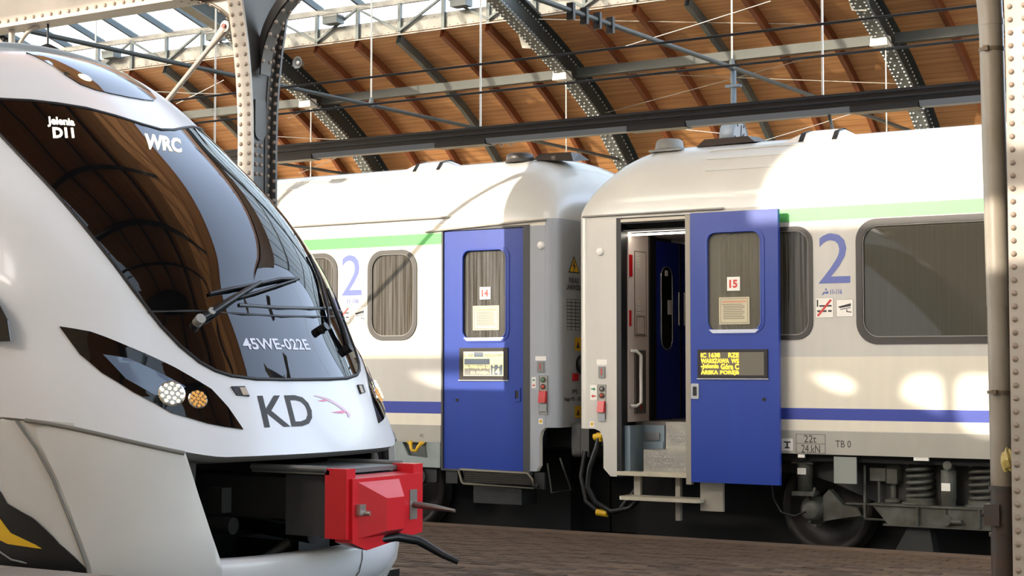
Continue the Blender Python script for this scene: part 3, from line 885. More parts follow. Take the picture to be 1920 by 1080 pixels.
def atX(px, py, X):
    fw = Vector((-math.sin(YAW) * math.cos(PITCH), math.cos(YAW) * math.cos(PITCH), math.sin(PITCH)))
    rt = Vector((math.cos(YAW), math.sin(YAW), 0)); up = rt.cross(fw)
    d = fw + rt * ((px - 960) / FPX) + up * ((540 - py) / FPX)
    k = X / d.x
    return d.y * k, CAMP.z + d.z * k
def pr(x0, y0, x1, y1, Y):
    """rectangle x0,z0,x1,z1 on the plane y = Y from two measured corners"""
    ym, xm = (y0 + y1) / 2, (x0 + x1) / 2
    return at(x0, ym, Y)[0], at(xm, y1, Y)[1], at(x1, ym, Y)[0], at(xm, y0, Y)[1]
def lettering_x(name, body, y0, z0, y1, z1, x, m, parent, bold=0.0):
    vs, fs = text2d(body, 1.0, bold)
    ax, bx_ = min(v[0] for v in vs), max(v[0] for v in vs)
    az, bz = min(v[1] for v in vs), max(v[1] for v in vs)
    return obj(name, MB().add([(x, y0 + (v[0] - ax) / (bx_ - ax) * (y1 - y0), z0 + (v[1] - az) / (bz - az) * (z1 - z0)) for v in vs], fs), m, parent, fix=False)

RPROF = [(14.74, 3.34), (14.755, 3.45), (14.80, 3.58), (14.89, 3.73), (15.02, 3.86), (15.18, 3.965), (15.36, 4.035), (15.6, 4.085), (15.88, 4.115), (16.15, 4.125)]
RPROF = RPROF + [(2 * YC - y, z) for y, z in RPROF[-2::-1]]
def coach_roof(parent, xe, xo, s):
    """xe: end in view, xo: other end, s = +1 if the body extends to +x"""
    xs = [xe + s * d for d in (0, .01, .03, .06, .1, .16, .24, .33, .43, .55, .7, .9, 1.2)]
    n = 16
    xs += [xs[-1] + (xo - xs[-1]) * k / n for k in range(1, n + 1)]
    rows = []
    for x in xs:
        u = min(1.0, abs(x - xe) / 0.8)
        g = max(0.0, 1 - (1 - u) ** 2.3) ** (1 / 2.3)
        ci = max(0.0, 0.13 - abs(x - xe))
        ins = 0.13 - math.sqrt(max(0, 0.13 ** 2 - ci ** 2))
        row = []
        for y, z in RPROF:
            yy = YC + (y - YC) * (1.41 - ins) / 1.41
            row.append((x, yy, 3.34 + (z - 3.34) * g))
        rows.append(row)
    return obj('roof', MB().grid(rows, True), M_ROOF, parent)

def window(parent, x0, z0, x1, z1, r, glass, ring=0.045, curtains=True):
    w = obj('window_frame', MB().plate(rrect(x0, z0, x1, z1, r, 8), [rrect(x0 + ring, z0 + ring, x1 - ring, z1 - ring, r - ring * .7, 8)], YS - 0.012, YS + 0.03), M_FRAME, parent)
    obj('bead', MB().tube([(p[0], YS - 0.002, p[1]) for p in rrect(x0 + ring * 1.1, z0 + ring * 1.1, x1 - ring * 1.1, z1 - ring * 1.1, r - ring * .8, 8)], 0.005, 6, True), M_BEAD, w)
    obj('pane', MB().plate(rrect(x0 + ring * .9, z0 + ring * .9, x1 - ring * .9, z1 - ring * .9, r - ring * .7, 8), (), YS + 0.012, YS + 0.018), glass, w)
    return w

def door_leaf(parent, x0, x1, z0, z1, Y, win, ringw, disp, hand, hm, key, number, nrect, prect, lamp_rows):
    d = obj('door', MB().plate(rect(x0, z0, x1, z1), [rrect(*win, 0.09)], Y, Y + 0.045), M_BLUE, parent, label='blue sliding coach door with a framed window, number %s' % number)
    rg = 0.03
    o = (win[0] - ringw, win[1] - ringw, win[2] + ringw, win[3] + ringw)
    obj('door_window_frame', MB().plate(rrect(*o, 0.13, 8), [rrect(*win, 0.09, 8)], Y - 0.008, Y), M_BLUE, d)
    obj('door_window_bead', MB().tube([(p[0], Y - 0.004, p[1]) for p in rrect(*win, 0.09, 8)], 0.011, 6, True), M_BLUE, d)
    obj('door_sill_trim', MB().plate([(win[0] + .06, win[1] - .022), (win[2] - .06, win[1] - .022), (win[2] - .02, win[1] + .012), (win[0] + .02, win[1] + .012)], (), Y - 0.014, Y - 0.004), mat('sill_trim', (200, 206, 222), .35), d)
    obj('pane', MB().plate(rrect(win[0] - .004, win[1] - .004, win[2] + .004, win[3] + .004, 0.09, 8), (), Y + 0.02, Y + 0.026), G_DOOR if number == '15' else G_DOORD, d)
    ns = obj('number_card', MB().plate(rect(*nrect), (), Y + 0.014, Y + 0.018), M_LABEL, d, label='white card with a red number %s' % number)
    w, h = nrect[2] - nrect[0], nrect[3] - nrect[1]
    pp = obj('notice', MB().plate(rect(*prect), (), Y + 0.014, Y + 0.018), M_PAPER, d, label='framed paper notice behind the door glass')
    # print on the cards: joined into the flat cards' own print parts
    lettering('number', number, nrect[0] + w * .18, nrect[1] + h * .2, nrect[2] - w * .18, nrect[3] - h * .2, Y + 0.0125, M_REDP, d, 0.045)
    b = MB(); pw, ph = prect[2] - prect[0], prect[3] - prect[1]
    for k in range(9):
        zz = prect[3] - ph * (.28 + .065 * k)
        b.box(prect[0] + pw * (.14 if k else .1), Y + 0.0125, zz, prect[2] - pw * (.16 if k % 3 else .22), Y + 0.0128, zz + ph * .028)
    b.plate(rect(prect[0] + pw * .05, prect[1] + ph * .05, prect[2] - pw * .05, prect[3] - ph * .05), [rect(prect[0] + pw * .065, prect[1] + ph * .07, prect[2] - pw * .065, prect[3] - ph * .07)], Y + 0.0125, Y + 0.0128)
    obj('notice_print', b, M_PRINTG, d)
    obj('notice_heading', MB().box(prect[0] + pw * .1, Y + .0125, prect[3] - ph * .2, prect[2] - pw * .1, Y + .0128, prect[3] - ph * .13), mat('print_pale_red', (205, 150, 120), 0.6), d)
    # destination display
    dx0, dz0, dx1, dz1 = disp
    dd = obj('destination_display', MB().plate(rect(dx0, dz0, dx1, dz1), (), Y - 0.012, Y), mat('display_bezel', (34, 26, 24), 0.35), d, label='LED destination display in a black bezel')
    obj('display_ledge', MB().box(dx0 - .01, Y - .016, dz0 - .012, dx1 + .01, Y, dz0 - .002), M_CHROME, d)
    for body, fx0, fz0, fx1, fz1, mm in lamp_rows:
        W_, H_ = dx1 - dx0, dz1 - dz0
        if body.startswith('#'):
            obj('display_panel', MB().box(dx0 + W_ * fx0, Y - 0.0125 - .001 * (body == '#2') - .002 * (body == '#3'), dz0 + H_ * fz0, dx0 + W_ * fx1, Y - 0.011, dz0 + H_ * fz1), mm, d)
        else:
            lettering('display_text', body, dx0 + W_ * fx0, dz0 + H_ * fz0, dx0 + W_ * fx1, dz0 + H_ * fz1, Y - 0.0165, mm, d, 0.03)
    hh = obj('door_handle', MB().plate(rrect(*hand, 0.012, 4), [rrect(hand[0] + .02, hand[1] + .03, hand[2] - .02, hand[3] - .03, 0.008, 3)], Y - 0.012, Y), hm, d)
    obj('handle_recess', MB().box(hand[0] + .018, Y - .003, hand[1] + .028, hand[2] - .018, Y - .001, hand[3] - .028), M_BLACK, d)
    obj('lock', MB().lathe([(0.018, 0), (0.018, -.006), (.008, -.008), (.008, -.003), (0, -.003)], (key[0], Y, key[1]), 'y', 14), M_BLACK, d)
    return d

def control_panel(parent, Y, lab, dev, arr, frm, b1, b2, red, yel, lampc, green_first, fancy):
    obj('instruction_label', MB().plate(rect(*pr(*lab, Y)), (), Y - .003, Y), M_LABEL, parent)
    q = pr(*dev, Y)
    i_ = obj('intercom', MB().plate(rrect(*q, .008, 3), (), Y - .012, Y), M_GREYP, parent)
    obj('intercom_mark', MB().box((q[0] + q[2]) / 2 - .008, Y - .0135, q[1] + .03, (q[0] + q[2]) / 2 + .004, Y - .012, q[3] - .02), M_REDP, i_)
    q = pr(*arr, Y)
    a_ = obj('arrow_label', MB().plate(rect(*q), (), Y - .003, Y), M_LABEL, parent)
    w, h = q[2] - q[0], q[3] - q[1]
    for k, (mm, s) in enumerate(((M_GREENP, -1 if fancy else 1), (M_REDP, 1 if fancy else -1))):
        cx, cz = (q[0] + q[2]) / 2, q[3] - h * (.27 + .47 * k)
        pts = [(-.35, -.09), (.02, -.09), (.02, -.24), (.36, 0), (.02, .24), (.02, .09), (-.35, .09)]
        pts = [(cx + s * p[0] * w, cz + p[1] * w) for p in pts]
        obj('arrow', MB().plate(pts if s > 0 else pts[::-1], (), Y - .0045, Y - .003), mm, a_)
    q = pr(*frm, Y)
    obj('panel_frame', MB().plate(rect(*q), [rect(q[0] + .006, q[1] + .006, q[2] - .006, q[3] - .006)], Y - .006, Y), M_GREYP, parent)
    obj('panel_plate', MB().plate(rect(q[0] + .006, q[1] + .006, q[2] - .006, q[3] - .006), (), Y - .002, Y), M_SILL, parent)
    for c, mm in ((b1, mat('button_green', (96, 140, 96), .4) if fancy else M_GREYP), (b2, mat('button_red', (190, 74, 58), .4))):
        x, z = at(c[0], c[1], Y)
        bb = obj('push_button', MB().lathe([(.028, 0), (.028, -.01), (.02, -.012), (.02, -.008), (0, -.008)], (x, Y - .004, z), 'y', 18), M_FRAME, parent)
        obj('button_cap', MB().lathe([(.019, -.006), (.017, -.014), (0, -.016)], (x, Y - .004, z), 'y', 18), mm, bb)
    q = pr(*red, Y)
    obj('emergency_handle', MB().hull([(q[0], Y - .05, q[1]), (q[2], Y - .05, q[1]), (q[2], Y, q[1]), (q[0], Y, q[1])], [(q[0], Y - .03, q[3]), (q[2], Y - .03, q[3]), (q[2], Y, q[3]), (q[0], Y, q[3])]), M_RED, parent)
    obj('handle_hood', MB().box(q[0], Y - .02, q[1] - .09, q[2], Y - .002, q[1] - .015), M_CHROME, parent)
    x, z = at(*yel, Y)
    s_ = obj('yellow_sticker', MB().plate(rect(x - .024, z - .028, x + .024, z + .028), (), Y - .002, Y), M_LABEL, parent)
    obj('sticker_mark', MB().plate(circle(x, z, .018, 8), (), Y - .003, Y - .002), M_YELP, s_)
    x, z = at(*lampc, Y)
    obj('marker_lamp', MB().lathe([(.042, 0), (.04, -.012), (.03, -.02), (0, -.024)], (x, Y, z), 'y', 22), M_LABEL, parent)

def bogie(parent, xa, lit=True):
    """two-axle bogie, first axle at xa, second 2.5 m to the right"""
    b = obj('bogie_frame', MB().plate([(xa - .45, .80), (xa - .1, .80), (xa + .2, .72), (xa + .7, .52), (xa + 1.8, .52), (xa + 2.3, .72), (xa + 2.6, .8), (xa + 2.95, .8), (xa + 2.95, .92), (xa - .45, .92)], (), 15.02, 15.16), M_BOGIED, parent)
    for k in (0, 1):
        x = xa + 2.5 * k
        wh = obj('wheel', MB().lathe([(.0, .02), (.12, .02), (.13, .05), (.36, .06), (.375, .01), (.45, 0), (.462, .02), (.466, .1), (.49, .115), (.49, .14), (.1, .14), (0, .14)], (x, 15.32, .469), 'y', 40), M_WHEEL, b)
        obj('axle_box', MB().lathe([(.0, -.02), (.085, -.02), (.095, 0), (.095, .06), (.135, .07), (.135, .2), (0, .2)], (x, 14.93, .46), 'y', 24).box(x - .02, 15.0, .30, x + .02, 15.14, .34), M_BOGIE, b)
        cap = obj('axle_cap', MB().lathe([(.0, -.012), (.075, -.012), (.082, -.004), (.082, 0)], (x, 14.91, .46), 'y', 24), M_BOGIE, b)
        for a in (35, 120, 250, 330):
            obj('cap_bolt', MB().cyl((x + .115 * math.cos(math.radians(a)), 14.985, .46 + .115 * math.sin(math.radians(a))), (x + .115 * math.cos(math.radians(a)), 15.01, .46 + .115 * math.sin(math.radians(a))), .016, 8), M_BOGIE, b)
        s = 1 if k == 0 else -1
        obj('swing_arm', MB().plate([(x + s * .1, .60), (x + s * .16, .66), (x + s * .3, .52), (x + s * .44, .50), (x + s * .48, .43), (x + s * .3, .40), (x + s * .1, .36)][::s], (), 14.98, 15.08), M_BOGIE, b)
        obj('guide_rod', MB().cyl((x + s * .3, 15.05, .53), (x + s * .85, 15.05, .53), .012, 8).cyl((x + s * .2, 15.05, .395), (x + s * .85, 15.05, .395), .012, 8), M_BOGIE, b)
        obj('primary_damper', MB().lathe([(0, 0), (.068, 0), (.068, .12), (.075, .125), (.075, .3), (0, .3)], (x - s * .06, 14.94, .64), 'z', 18), M_BOGIE, b)
        obj('damper_cap', MB().hull([(x - s * .06 - .11, 14.86, .90), (x - s * .06 + .11, 14.86, .90), (x - s * .06 + .11, 15.05, .90), (x - s * .06 - .11, 15.05, .90)], [(x - s * .06 - .08, 14.87, .985), (x - s * .06 + .08, 14.87, .985), (x - s * .06 + .08, 15.05, .985), (x - s * .06 - .08, 15.05, .985)]), M_BOGIE, b)
        obj('damper_seat', MB().box(x - s * .06 - .1, 14.85, .60, x - s * .06 + .1, 15.05, .64).bar((x - s * .06 + .1, 14.86, .60), (x - s * .06 + .13, 14.86, .68), .02, .02), M_BOGIE, b)
        obj('damper_label', MB().box(x - s * .06 - .045, 14.858, .80, x - s * .06 + .04, 14.868, .86), M_LABEL, b)
    # low beam with the secondary springs
    beam = obj('spring_beam', MB().plate([(xa + .62, .56), (xa + .70, .56), (xa + .74, .545), (xa + 1.8, .545), (xa + 1.85, .56), (xa + 1.9, .56), (xa + 1.86, .38), (xa + .78, .38), (xa + .7, .47)], (), 14.84, 14.9).box(xa + .62, 14.82, .545, xa + 1.9, 15.1, .562).box(xa + .74, 14.82, .365, xa + 1.88, 14.95, .38).box(xa + 1.06, 14.80, .38, xa + 1.075, 14.86, .55).box(xa + 1.62, 14.80, .38, xa + 1.635, 14.86, .55), M_BOGIE, b)
    obj('beam_stand', MB().hull([(xa + .8, 14.88, .08), (xa + 1.2, 14.88, .08), (xa + 1.2, 15.05, .08), (xa + .8, 15.05, .08)], [(xa + .95, 14.9, .36), (xa + 1.15, 14.9, .36), (xa + 1.15, 15.05, .36), (xa + .95, 15.05, .36)]), M_BOGIED, b)
    for xs in (xa + 1.04, xa + 1.62):
        n = 132
        pts = [(xs + .115 * math.cos(a), 14.99 + .115 * math.sin(a), .60 + .33 * k / n) for k in range(n + 1) for a in [2 * math.pi * 5.6 * k / n]]
        obj('coil_spring', MB().tube(pts, .0185, 8), M_BOGIE, b)
        obj('spring_seat', MB().lathe([(0, .562), (.17, .562), (.17, .575), (.135, .58), (.135, .62), (.0, .62)], (xs, 14.99, 0), 'z', 24).lathe([(0, .93), (.14, .93), (.14, .985), (0, .985)], (xs, 14.99, 0), 'z', 24), M_BOGIE, b)
    xm = xa + 1.33
    dm = obj('vertical_damper', MB().lathe([(0, .44), (.062, .44), (.062, .62), (.068, .625), (.068, .88), (.03, .89), (.03, .91), (0, .91)], (xm, 14.90, 0), 'z', 20), M_BOGIE, b)
    obj('damper_eye', MB().cyl((xm, 14.80, .44), (xm, 14.95, .44), .048, 16).cyl((xm + .02, 14.80, .93), (xm + .02, 14.95, .93), .04, 16).cyl((xm + .05, 14.82, .43), (xm + .14, 14.82, .43), .025, 10), M_BOGIE, b)
    obj('damper_label', MB().box(xm - .045, 14.828, .70, xm + .035, 14.838, .77), M_LABEL, b)
    obj('top_beam', MB().box(xa + .85, 14.9, .955, xa + 1.85, 15.1, .99), M_BOGIE, b)
    xp = xa + .78
    obj('levelling_valve', MB().lathe([(0, .76), (.085, .76), (.085, .90), (.075, .905), (.075, .985), (0, .985)], (xp, 15.02, 0), 'z', 18).box(xp - .2, 14.93, .76, xp - .05, 15.0, .88).box(xp - .04, 14.93, .74, xp + .06, 14.98, .87).cyl((xp, 15.0, .56), (xp, 15.0, .78), .03, 10).lathe([(.0, .56), (.08, .56), (.08, .59), (.04, .6), (0, .6)], (xp, 15.0, 0), 'z', 16), M_BOGIE, b)
    obj('levelling_rod', MB().cyl((xp - .24, 14.90, .42), (xp - .24, 14.90, .90), .014, 8).cyl((xp - .12, 14.95, .50), (xp - .12, 14.95, .78), .012, 8), M_BOGIE, b)
    return b

# ---------------- right coach
RC = thing('railway_coach', 'right cream coach with its blue door 15 slid open', 'railway coach', (4.0, YC, 0.0), 'blue-doored coaches')
W2 = pr(1352, 427, 1524, 637, YS)
BW = (-5.6, 2.017, -3.85, 3.167)
W3 = (-3.2, 2.017, -1.45, 3.167)
wins = [(W2, .16), (BW, .20), (W3, .20)]
side = [(-8.45, 1.19), (-8.37, 1.19), (-8.31, 1.165), (-8.28, 1.11), (-8.27, 1.05), (-8.27, .80), (-8.19, .72), (-8.115, .72), (-8.115, 3.30), (-7.29, 3.30), (-7.29, .72), (-7.2, .72), (-7.2, 1.215), (17, 1.215), (17, 3.34), (-8.45, 3.34)]
obj('side_panel', MB().plate(side, [rrect(w[0] + .03, w[1] + .03, w[2] - .03, w[3] - .03, r - .02, 8) for w, r in wins], YS, YS + .06), M_LGREY, RC)
obj('lower_side_band', MB().box(-6.42, YS - .0015, 1.22, 17, YS, 1.905), M_CREAM, RC)
obj('sill_band', MB().box(-7.2, YS - .004, 1.0, 17, YS + .06, 1.215), M_SILL, RC)
obj('blue_stripe', MB().box(-6.42, YS - .003, 1.319, 17, YS - .0016, 1.426), M_STRIPE, RC)
obj('green_stripe', MB().box(-6.42, YS - .002, 3.176, 17, YS, 3.30), M_GREEN, RC)
def corner_end(parent, xe, s, z0, m):
    arc = [(xe + s * (.13 - .13 * math.sin(math.radians(a))), YS + .13 - .13 * math.cos(math.radians(a))) for a in range(0, 91, 10)]
    b = MB().grid([[(x, y, z0) for x, y in arc], [(x, y, 3.34) for x, y in arc]], True)
    b.grid([[(xe, YS + .13, z0), (xe, YS + 2.69, z0)], [(xe, YS + .13, 3.34), (xe, YS + 2.69, 3.34)]], False)
    return obj('end_wall', b, m, parent)
corner_end(RC, -8.58, 1, 1.19, M_LGREY)
obj('far_side', MB().box(-8.45, YC + 1.35, .9, 17, YC + 1.41, 3.34), M_LGREY, RC)
obj('underframe_shade', MB().box(-7.2, YS + .08, .93, 17, YC + 1.35, 1.2).box(-8.3, 15.5, .06, 17, 16.85, .93), M_DARK, RC)  # underframe, its lower block carried down as shade under the coach
coach_roof(RC, -8.58, 17, 1)
for w, r in wins:
    window(RC, *w, r, G_SIDEB if w[2] - w[0] > 1 else G_SIDE, .06 if w[2] - w[0] > 1 else .04)
obj('interior_lining', MB().box(-7.2, 15.5, 1.22, 17, 15.53, 3.34), M_DARKIN, RC)
obj('interior_post', MB().box(-6.42, 15.0, 2.1, -6.36, 15.4, 3.1).box(-6.42, 15.0, 2.1, -6.2, 15.4, 2.16), M_CURT, RC)
obj('drip_rail', MB().tube([(-8.5, YS - .012, 3.332), (-7.5, YS - .018, 3.336), (-6.93, YS - .018, 3.338)], .011, 8), M_BEAD, RC)
for k in (3, 4, 5):
    y, z = RPROF[k]
    obj('roof_seam', MB().tube([(-7.05 - .05 * k, y - .002, z + .003), (4, y - .002, z + .003), (17, y - .002, z + .003)], .006, 6), M_ROOF, RC)
# open door
YD = 14.60
dl_ = at(1295, 650, YD)[0]; dr_ = at(1460, 650, YD)[0]
x15 = door_leaf(RC, dl_, dr_, at(1378, 907, YD)[1], at(1378, 395.5, YD)[1], YD, pr(1326, 434, 1427, 620, YD), .035, pr(1309, 655, 1440, 709, YD), pr(1296.5, 719, 1311, 748, YD), M_CHROME,
    at(1433, 749, YD), '15', pr(1362, 519, 1386, 545, YD), pr(1347, 557, 1404, 608, YD),
    [('#1', .05, .1, .95, .9, M_SCREEN), ('IC 1638', .05, .72, .33, .88, M_LED), ('RZE', .45, .72, .60, .88, M_LED), ('WARSZAWA', .05, .52, .46, .68, M_LED), ('WS', .49, .52, .60, .68, M_LED), ('-Jelenia', .05, .30, .31, .50, M_LED), ('Góra C', .34, .30, .60, .50, M_LED), ('ARSKA', .05, .13, .30, .27, M_LED), ('PORĘB', .33, .10, .60, .27, M_LED)])
obj('door_edge_seal', MB().box(dl_ - .055, YD, at(1378, 912, YD)[1], dl_ - .002, YD + .05, 3.28), mat('door_edge_grey', (150, 142, 128), .4), RC)
obj('door_arm', MB().box(-7.28, YD + .05, 3.235, -6.6, YS, 3.265).box(-6.9, YD + .05, .80, -6.8, YS + .05, .84), M_DKSTEEL, RC)
# doorway lining and vestibule
obj('doorway_frame', MB().box(-8.115, YS - .004, .72, -8.06, YS + .12, 3.30).box(-8.06, YS + .01, 3.24, -7.3, YS + .1, 3.30).box(-8.06, YS + .03, 3.16, -7.3, YS + .3, 3.18), M_BLACK, RC)
obj('door_track', MB().box(-8.06, YS - .012, 3.255, -7.25, YS + .01, 3.285), mat('track_steel', (168, 160, 144), .4, metal=.3), RC)
obj('threshold_strip', MB().box(-8.05, YS + .12, 3.128, -7.32, YS + .15, 3.145), mat('glowing_strip', (250, 246, 236), .3, emit=(255, 246, 230), estr=18.0), RC)  # pale strip, its glow added to brighten the vestibule
obj('vestibule_wall', MB().box(-8.12, YS + .13, 1.26, -8.05, 15.30, 3.16), M_INT, RC)
lk = obj('locker_door', MB().plate(rect(14.99, 2.13, 15.23, 2.98), (), -8.05, -8.042, 'x'), M_INT, RC)
obj('locker_outline', MB().plate(rect(14.985, 2.125, 15.235, 2.985), [rect(14.992, 2.132, 15.228, 2.978)], -8.0455, -8.0405, 'x'), mat('seam_grey', (110, 98, 92), .6), lk)
for zz, hh in ((2.82, 5), (2.35, 5)):
    for k in range(hh):
        obj('vent_slot', MB().box(-8.043, 15.03, zz + .03 * k, -8.038, 15.10, zz + .012 + .03 * k), M_LABEL, lk)
obj('lower_locker', MB().plate(rect(15.02, 2.14, 15.2, 2.33), [rect(15.027, 2.147, 15.193, 2.323)], -8.044, -8.039, 'x'), mat('seam_grey', (110, 98, 92), .6), RC)
obj('control_box', MB().box(-8.05, 14.98, 1.34, -8.03, 15.20, 1.98), mat('panel_dark_grey', (98, 92, 88), .5), RC)
obj('warning_mark', MB().plate([(15.06, 1.66), (15.11, 1.66), (15.085, 1.71)], (), -8.03, -8.027, 'x'), M_YEL, RC)
obj('red_mark', MB().plate(rect(15.075, 1.38, 15.105, 1.43), (), -8.03, -8.027, 'x'), M_REDP, RC)
obj('alarm_box', MB().box(-8.05, 14.88, 2.72, -8.03, 14.92, 2.94).box(-8.05, 14.88, 2.22, -8.035, 14.905, 2.38), M_RED, RC)
obj('hand_rail', MB().tube([(-8.03, 14.87, 1.42), (-7.99, 14.92, 1.42), (-7.97, 14.98, 1.45), (-7.97, 14.98, 1.93), (-7.99, 14.92, 1.97), (-8.03, 14.87, 1.97)], .017, 10), M_LABEL, RC)
obj('gangway_frame', MB().box(-8.12, 15.30, 1.26, -8.03, 15.43, 3.16), M_BLACK, RC)
gd = obj('gangway_door', MB().plate(rect(15.43, 1.27, 16.0, 3.12), [], -8.10, -8.05, 'x'), M_BLUEI, RC, label='dark blue gangway door with a narrow rounded window')
obj('gangway_leaf', MB().plate(rect(16.03, 1.27, 16.8, 3.12), [], -8.10, -8.05, 'x'), M_BLUEI, RC)
obj('gangway_seal', MB().box(-8.1, 16.0, 1.27, -8.04, 16.03, 3.12), M_BLACK, gd)
obj('gangway_window', MB().plate(rrect(15.58, 2.0, 15.82, 2.85, .11), (), -8.05, -8.044, 'x'), mat('gangway_glass', (14, 14, 16), .06), gd)
obj('gangway_window_rim', MB().tube([(-8.046, p[0], p[1]) for p in rrect(15.575, 1.995, 15.825, 2.855, .11)], .008, 6, True), M_CHROME, gd)
obj('door_sticker', MB().plate(rect(15.72, 2.36, 15.80, 2.51), (), -8.044, -8.04, 'x'), M_LABEL, gd)
obj('door_sticker', MB().plate(rect(15.66, 2.76, 15.72, 2.82), (), -8.044, -8.04, 'x'), M_LABEL, gd)
obj('gangway_handle', MB().cyl((-8.03, 15.95, 2.25), (-8.03, 15.95, 2.60), .012, 8).cyl((-8.03, 16.08, 2.25), (-8.03, 16.08, 2.60), .012, 8), M_CHROME, gd)
obj('vestibule_ceiling', MB().box(-8.12, YS + .3, 3.16, -7.3, 17.5, 3.19), M_INT, RC)
obj('vestibule_back', MB().box(-7.29, YS + .13, .72, -7.22, 17.5, 3.19).box(-8.12, 16.9, 1.2, -7.2, 16.95, 3.19), M_DARKIN, RC)
obj('vestibule_floor', MB().box(-8.12, 15.14, 1.22, -7.3, 17.4, 1.262), mat('floor_grey', (112, 106, 100), .7, var=.2, scale=(30, 30, 30)), RC)
obj('step_side', MB().box(-8.06, 14.80, .76, -8.0, 15.2, 1.225).box(-8.0, 15.1, .77, -7.77, 15.16, 1.225), M_STEP, RC)
obj('side_plate', MB().box(-8.0, 15.09, .76, -7.78, 15.1, 1.06), M_STEP, RC)
M_PLATE2 = mat('nameplate', (128, 130, 130), .4, metal=.4)
obj('builder_plate', MB().box(-7.985, 15.085, 1.07, -7.82, 15.09, 1.15), M_PLATE2, RC)
st1 = obj('step', MB().box(-7.87, 14.84, .77, -7.3, 15.12, .99), M_TREAD, RC)
obj('step', MB().box(-7.76, 15.11, .99, -7.3, 15.3, 1.26), M_TREAD, RC)
studs = MB()
for zb, xb0, xb1, yb in ((.80, -7.80, -7.31, 14.838), (1.03, -7.72, -7.31, 15.108)):
    for r_ in range(5):
        k = 0
        while xb0 + .035 * k < xb1:
            x = xb0 + .035 * k + (.017 if r_ % 2 else 0)
            z = zb + .03 * r_
            studs.bar((x - .009, yb, z - (.006 if r_ % 2 else -.006)), (x + .009, yb, z + (.006 if r_ % 2 else -.006)), .006, .006, (0, 1, 0))
            k += 1
obj('tread_pattern', studs, M_CHROME, RC, kind='stuff')
obj('door_sill', MB().box(-8.11, YS - .02, .735, -7.3, YS + .12, .775), mat('sill_cream', (206, 196, 172), .4, metal=.2, var=.2, scale=(6, 6, 6)), RC)
fb = obj('footboard', MB().plate(rrect(-8.07, 14.66, -7.18, 14.92, .06), (), .50, .535, 'z'), mat('sill_cream', (206, 196, 172), .4), RC)
obj('footboard_bracket', MB().box(-7.99, 14.86, .535, -7.92, 14.9, .735).box(-7.22, 14.78, .42, -6.98, 14.82, .72).box(-7.55, 14.9, .3, -7.5, 14.95, .72), mat('bracket_grey', (160, 152, 138), .5), RC)
control_panel(RC, YS, (1119, 674, 1138.5, 684), (1123, 687, 1135, 709), (1107, 722, 1119, 750), (1121, 721, 1136.5, 786), (1129, 729), (1129, 741.5), (1123, 752, 1135.5, 773), (1110, 795), (1125.5, 472), False, False)
# lettering and stickers
M_P2 = M_DIGIT
q = pr(1535, 437, 1594, 531, YS); lettering('class_numeral', '2', *q, YS - .0025, M_P2, RC, 0.0)
q = pr(1557, 542, 1579, 551.5, YS); lettering('seat_numbers', '11-116', *q, YS - .0025, M_P2, RC, 0.02)
q = pr(1541, 541, 1553, 553, YS)
obj('seat_symbol', MB().plate(circle((q[0] + q[2]) / 2 + .01, q[3] - .008, .009, 10), (), YS - .0025, YS - .001).plate([(q[0] + .03, q[1] + .01), (q[2], q[1] + .01), (q[2], q[3] - .025), (q[2] - .018, q[3] - .025), (q[2] - .02, q[1] + .025), (q[0] + .03, q[1] + .025)], (), YS - .0025, YS - .001).plate([(q[0], q[1]), (q[0] + .012, q[1]), (q[0] + .035, q[1] + .03), (q[0] + .02, q[1] + .03)], (), YS - .0025, YS - .001), M_P2, RC)
def sticker(parent, r4, kind):
    q = pr(*r4, YS)
    s = obj('sticker', MB().plate(rrect(*q, .008, 3), (), YS - .003, YS), M_LABEL, parent, label='white %s sticker' % kind)
    w, h = q[2] - q[0], q[3] - q[1]
    X = lambda u: q[0] + w * u
    Z = lambda v: q[1] + h * v
    obj('sticker_border', MB().plate(rrect(*q, .008, 3), [rrect(q[0] + .003, q[1] + .003, q[2] - .003, q[3] - .003, .006, 3)], YS - .0036, YS - .003), M_PRINTG, s)
    if kind == 'no-smoking':
        obj('cigarette', MB().plate(rect(X(.22), Z(.55), X(.9), Z(.63)), (), YS - .004, YS - .003).plate(rect(X(.1), Z(.29), X(.62), Z(.38)), (), YS - .004, YS - .003).plate(rect(X(.7), Z(.29), X(.9), Z(.38)), (), YS - .004, YS - .003).plate(rect(X(.08), Z(.55), X(.16), Z(.9)), (), YS - .004, YS - .003), M_PRINT, s)
        obj('red_bar', MB().plate([(X(.08), Z(.12)), (X(.18), Z(.07)), (X(.92), Z(.86)), (X(.82), Z(.92))], (), YS - .005, YS - .004), M_REDP, s)
    else:
        obj('camera_symbol', MB().plate([(X(.1), Z(.58)), (X(.22), Z(.5)), (X(.86), Z(.6)), (X(.86), Z(.76))], (), YS - .004, YS - .003).plate([(X(.24), Z(.4)), (X(.86), Z(.5)), (X(.86), Z(.54)), (X(.24), Z(.44))], (), YS - .004, YS - .003).plate([(X(.6), Z(.42)), (X(.65), Z(.42)), (X(.65), Z(.32)), (X(.9), Z(.28)), (X(.9), Z(.23)), (X(.6), Z(.27))], (), YS - .004, YS - .003), M_PRINT, s)
sticker(RC, (1529, 558, 1563, 596), 'no-smoking'); sticker(RC, (1568, 561, 1600, 594), 'camera')
q = pr(1466, 822, 1487, 845, YS)
s = obj('lifting_sign', MB().plate(rrect(*q, .01, 3), [], YS - .006, YS - .004), M_LABEL, RC)
cx = (q[0] + q[2]) / 2
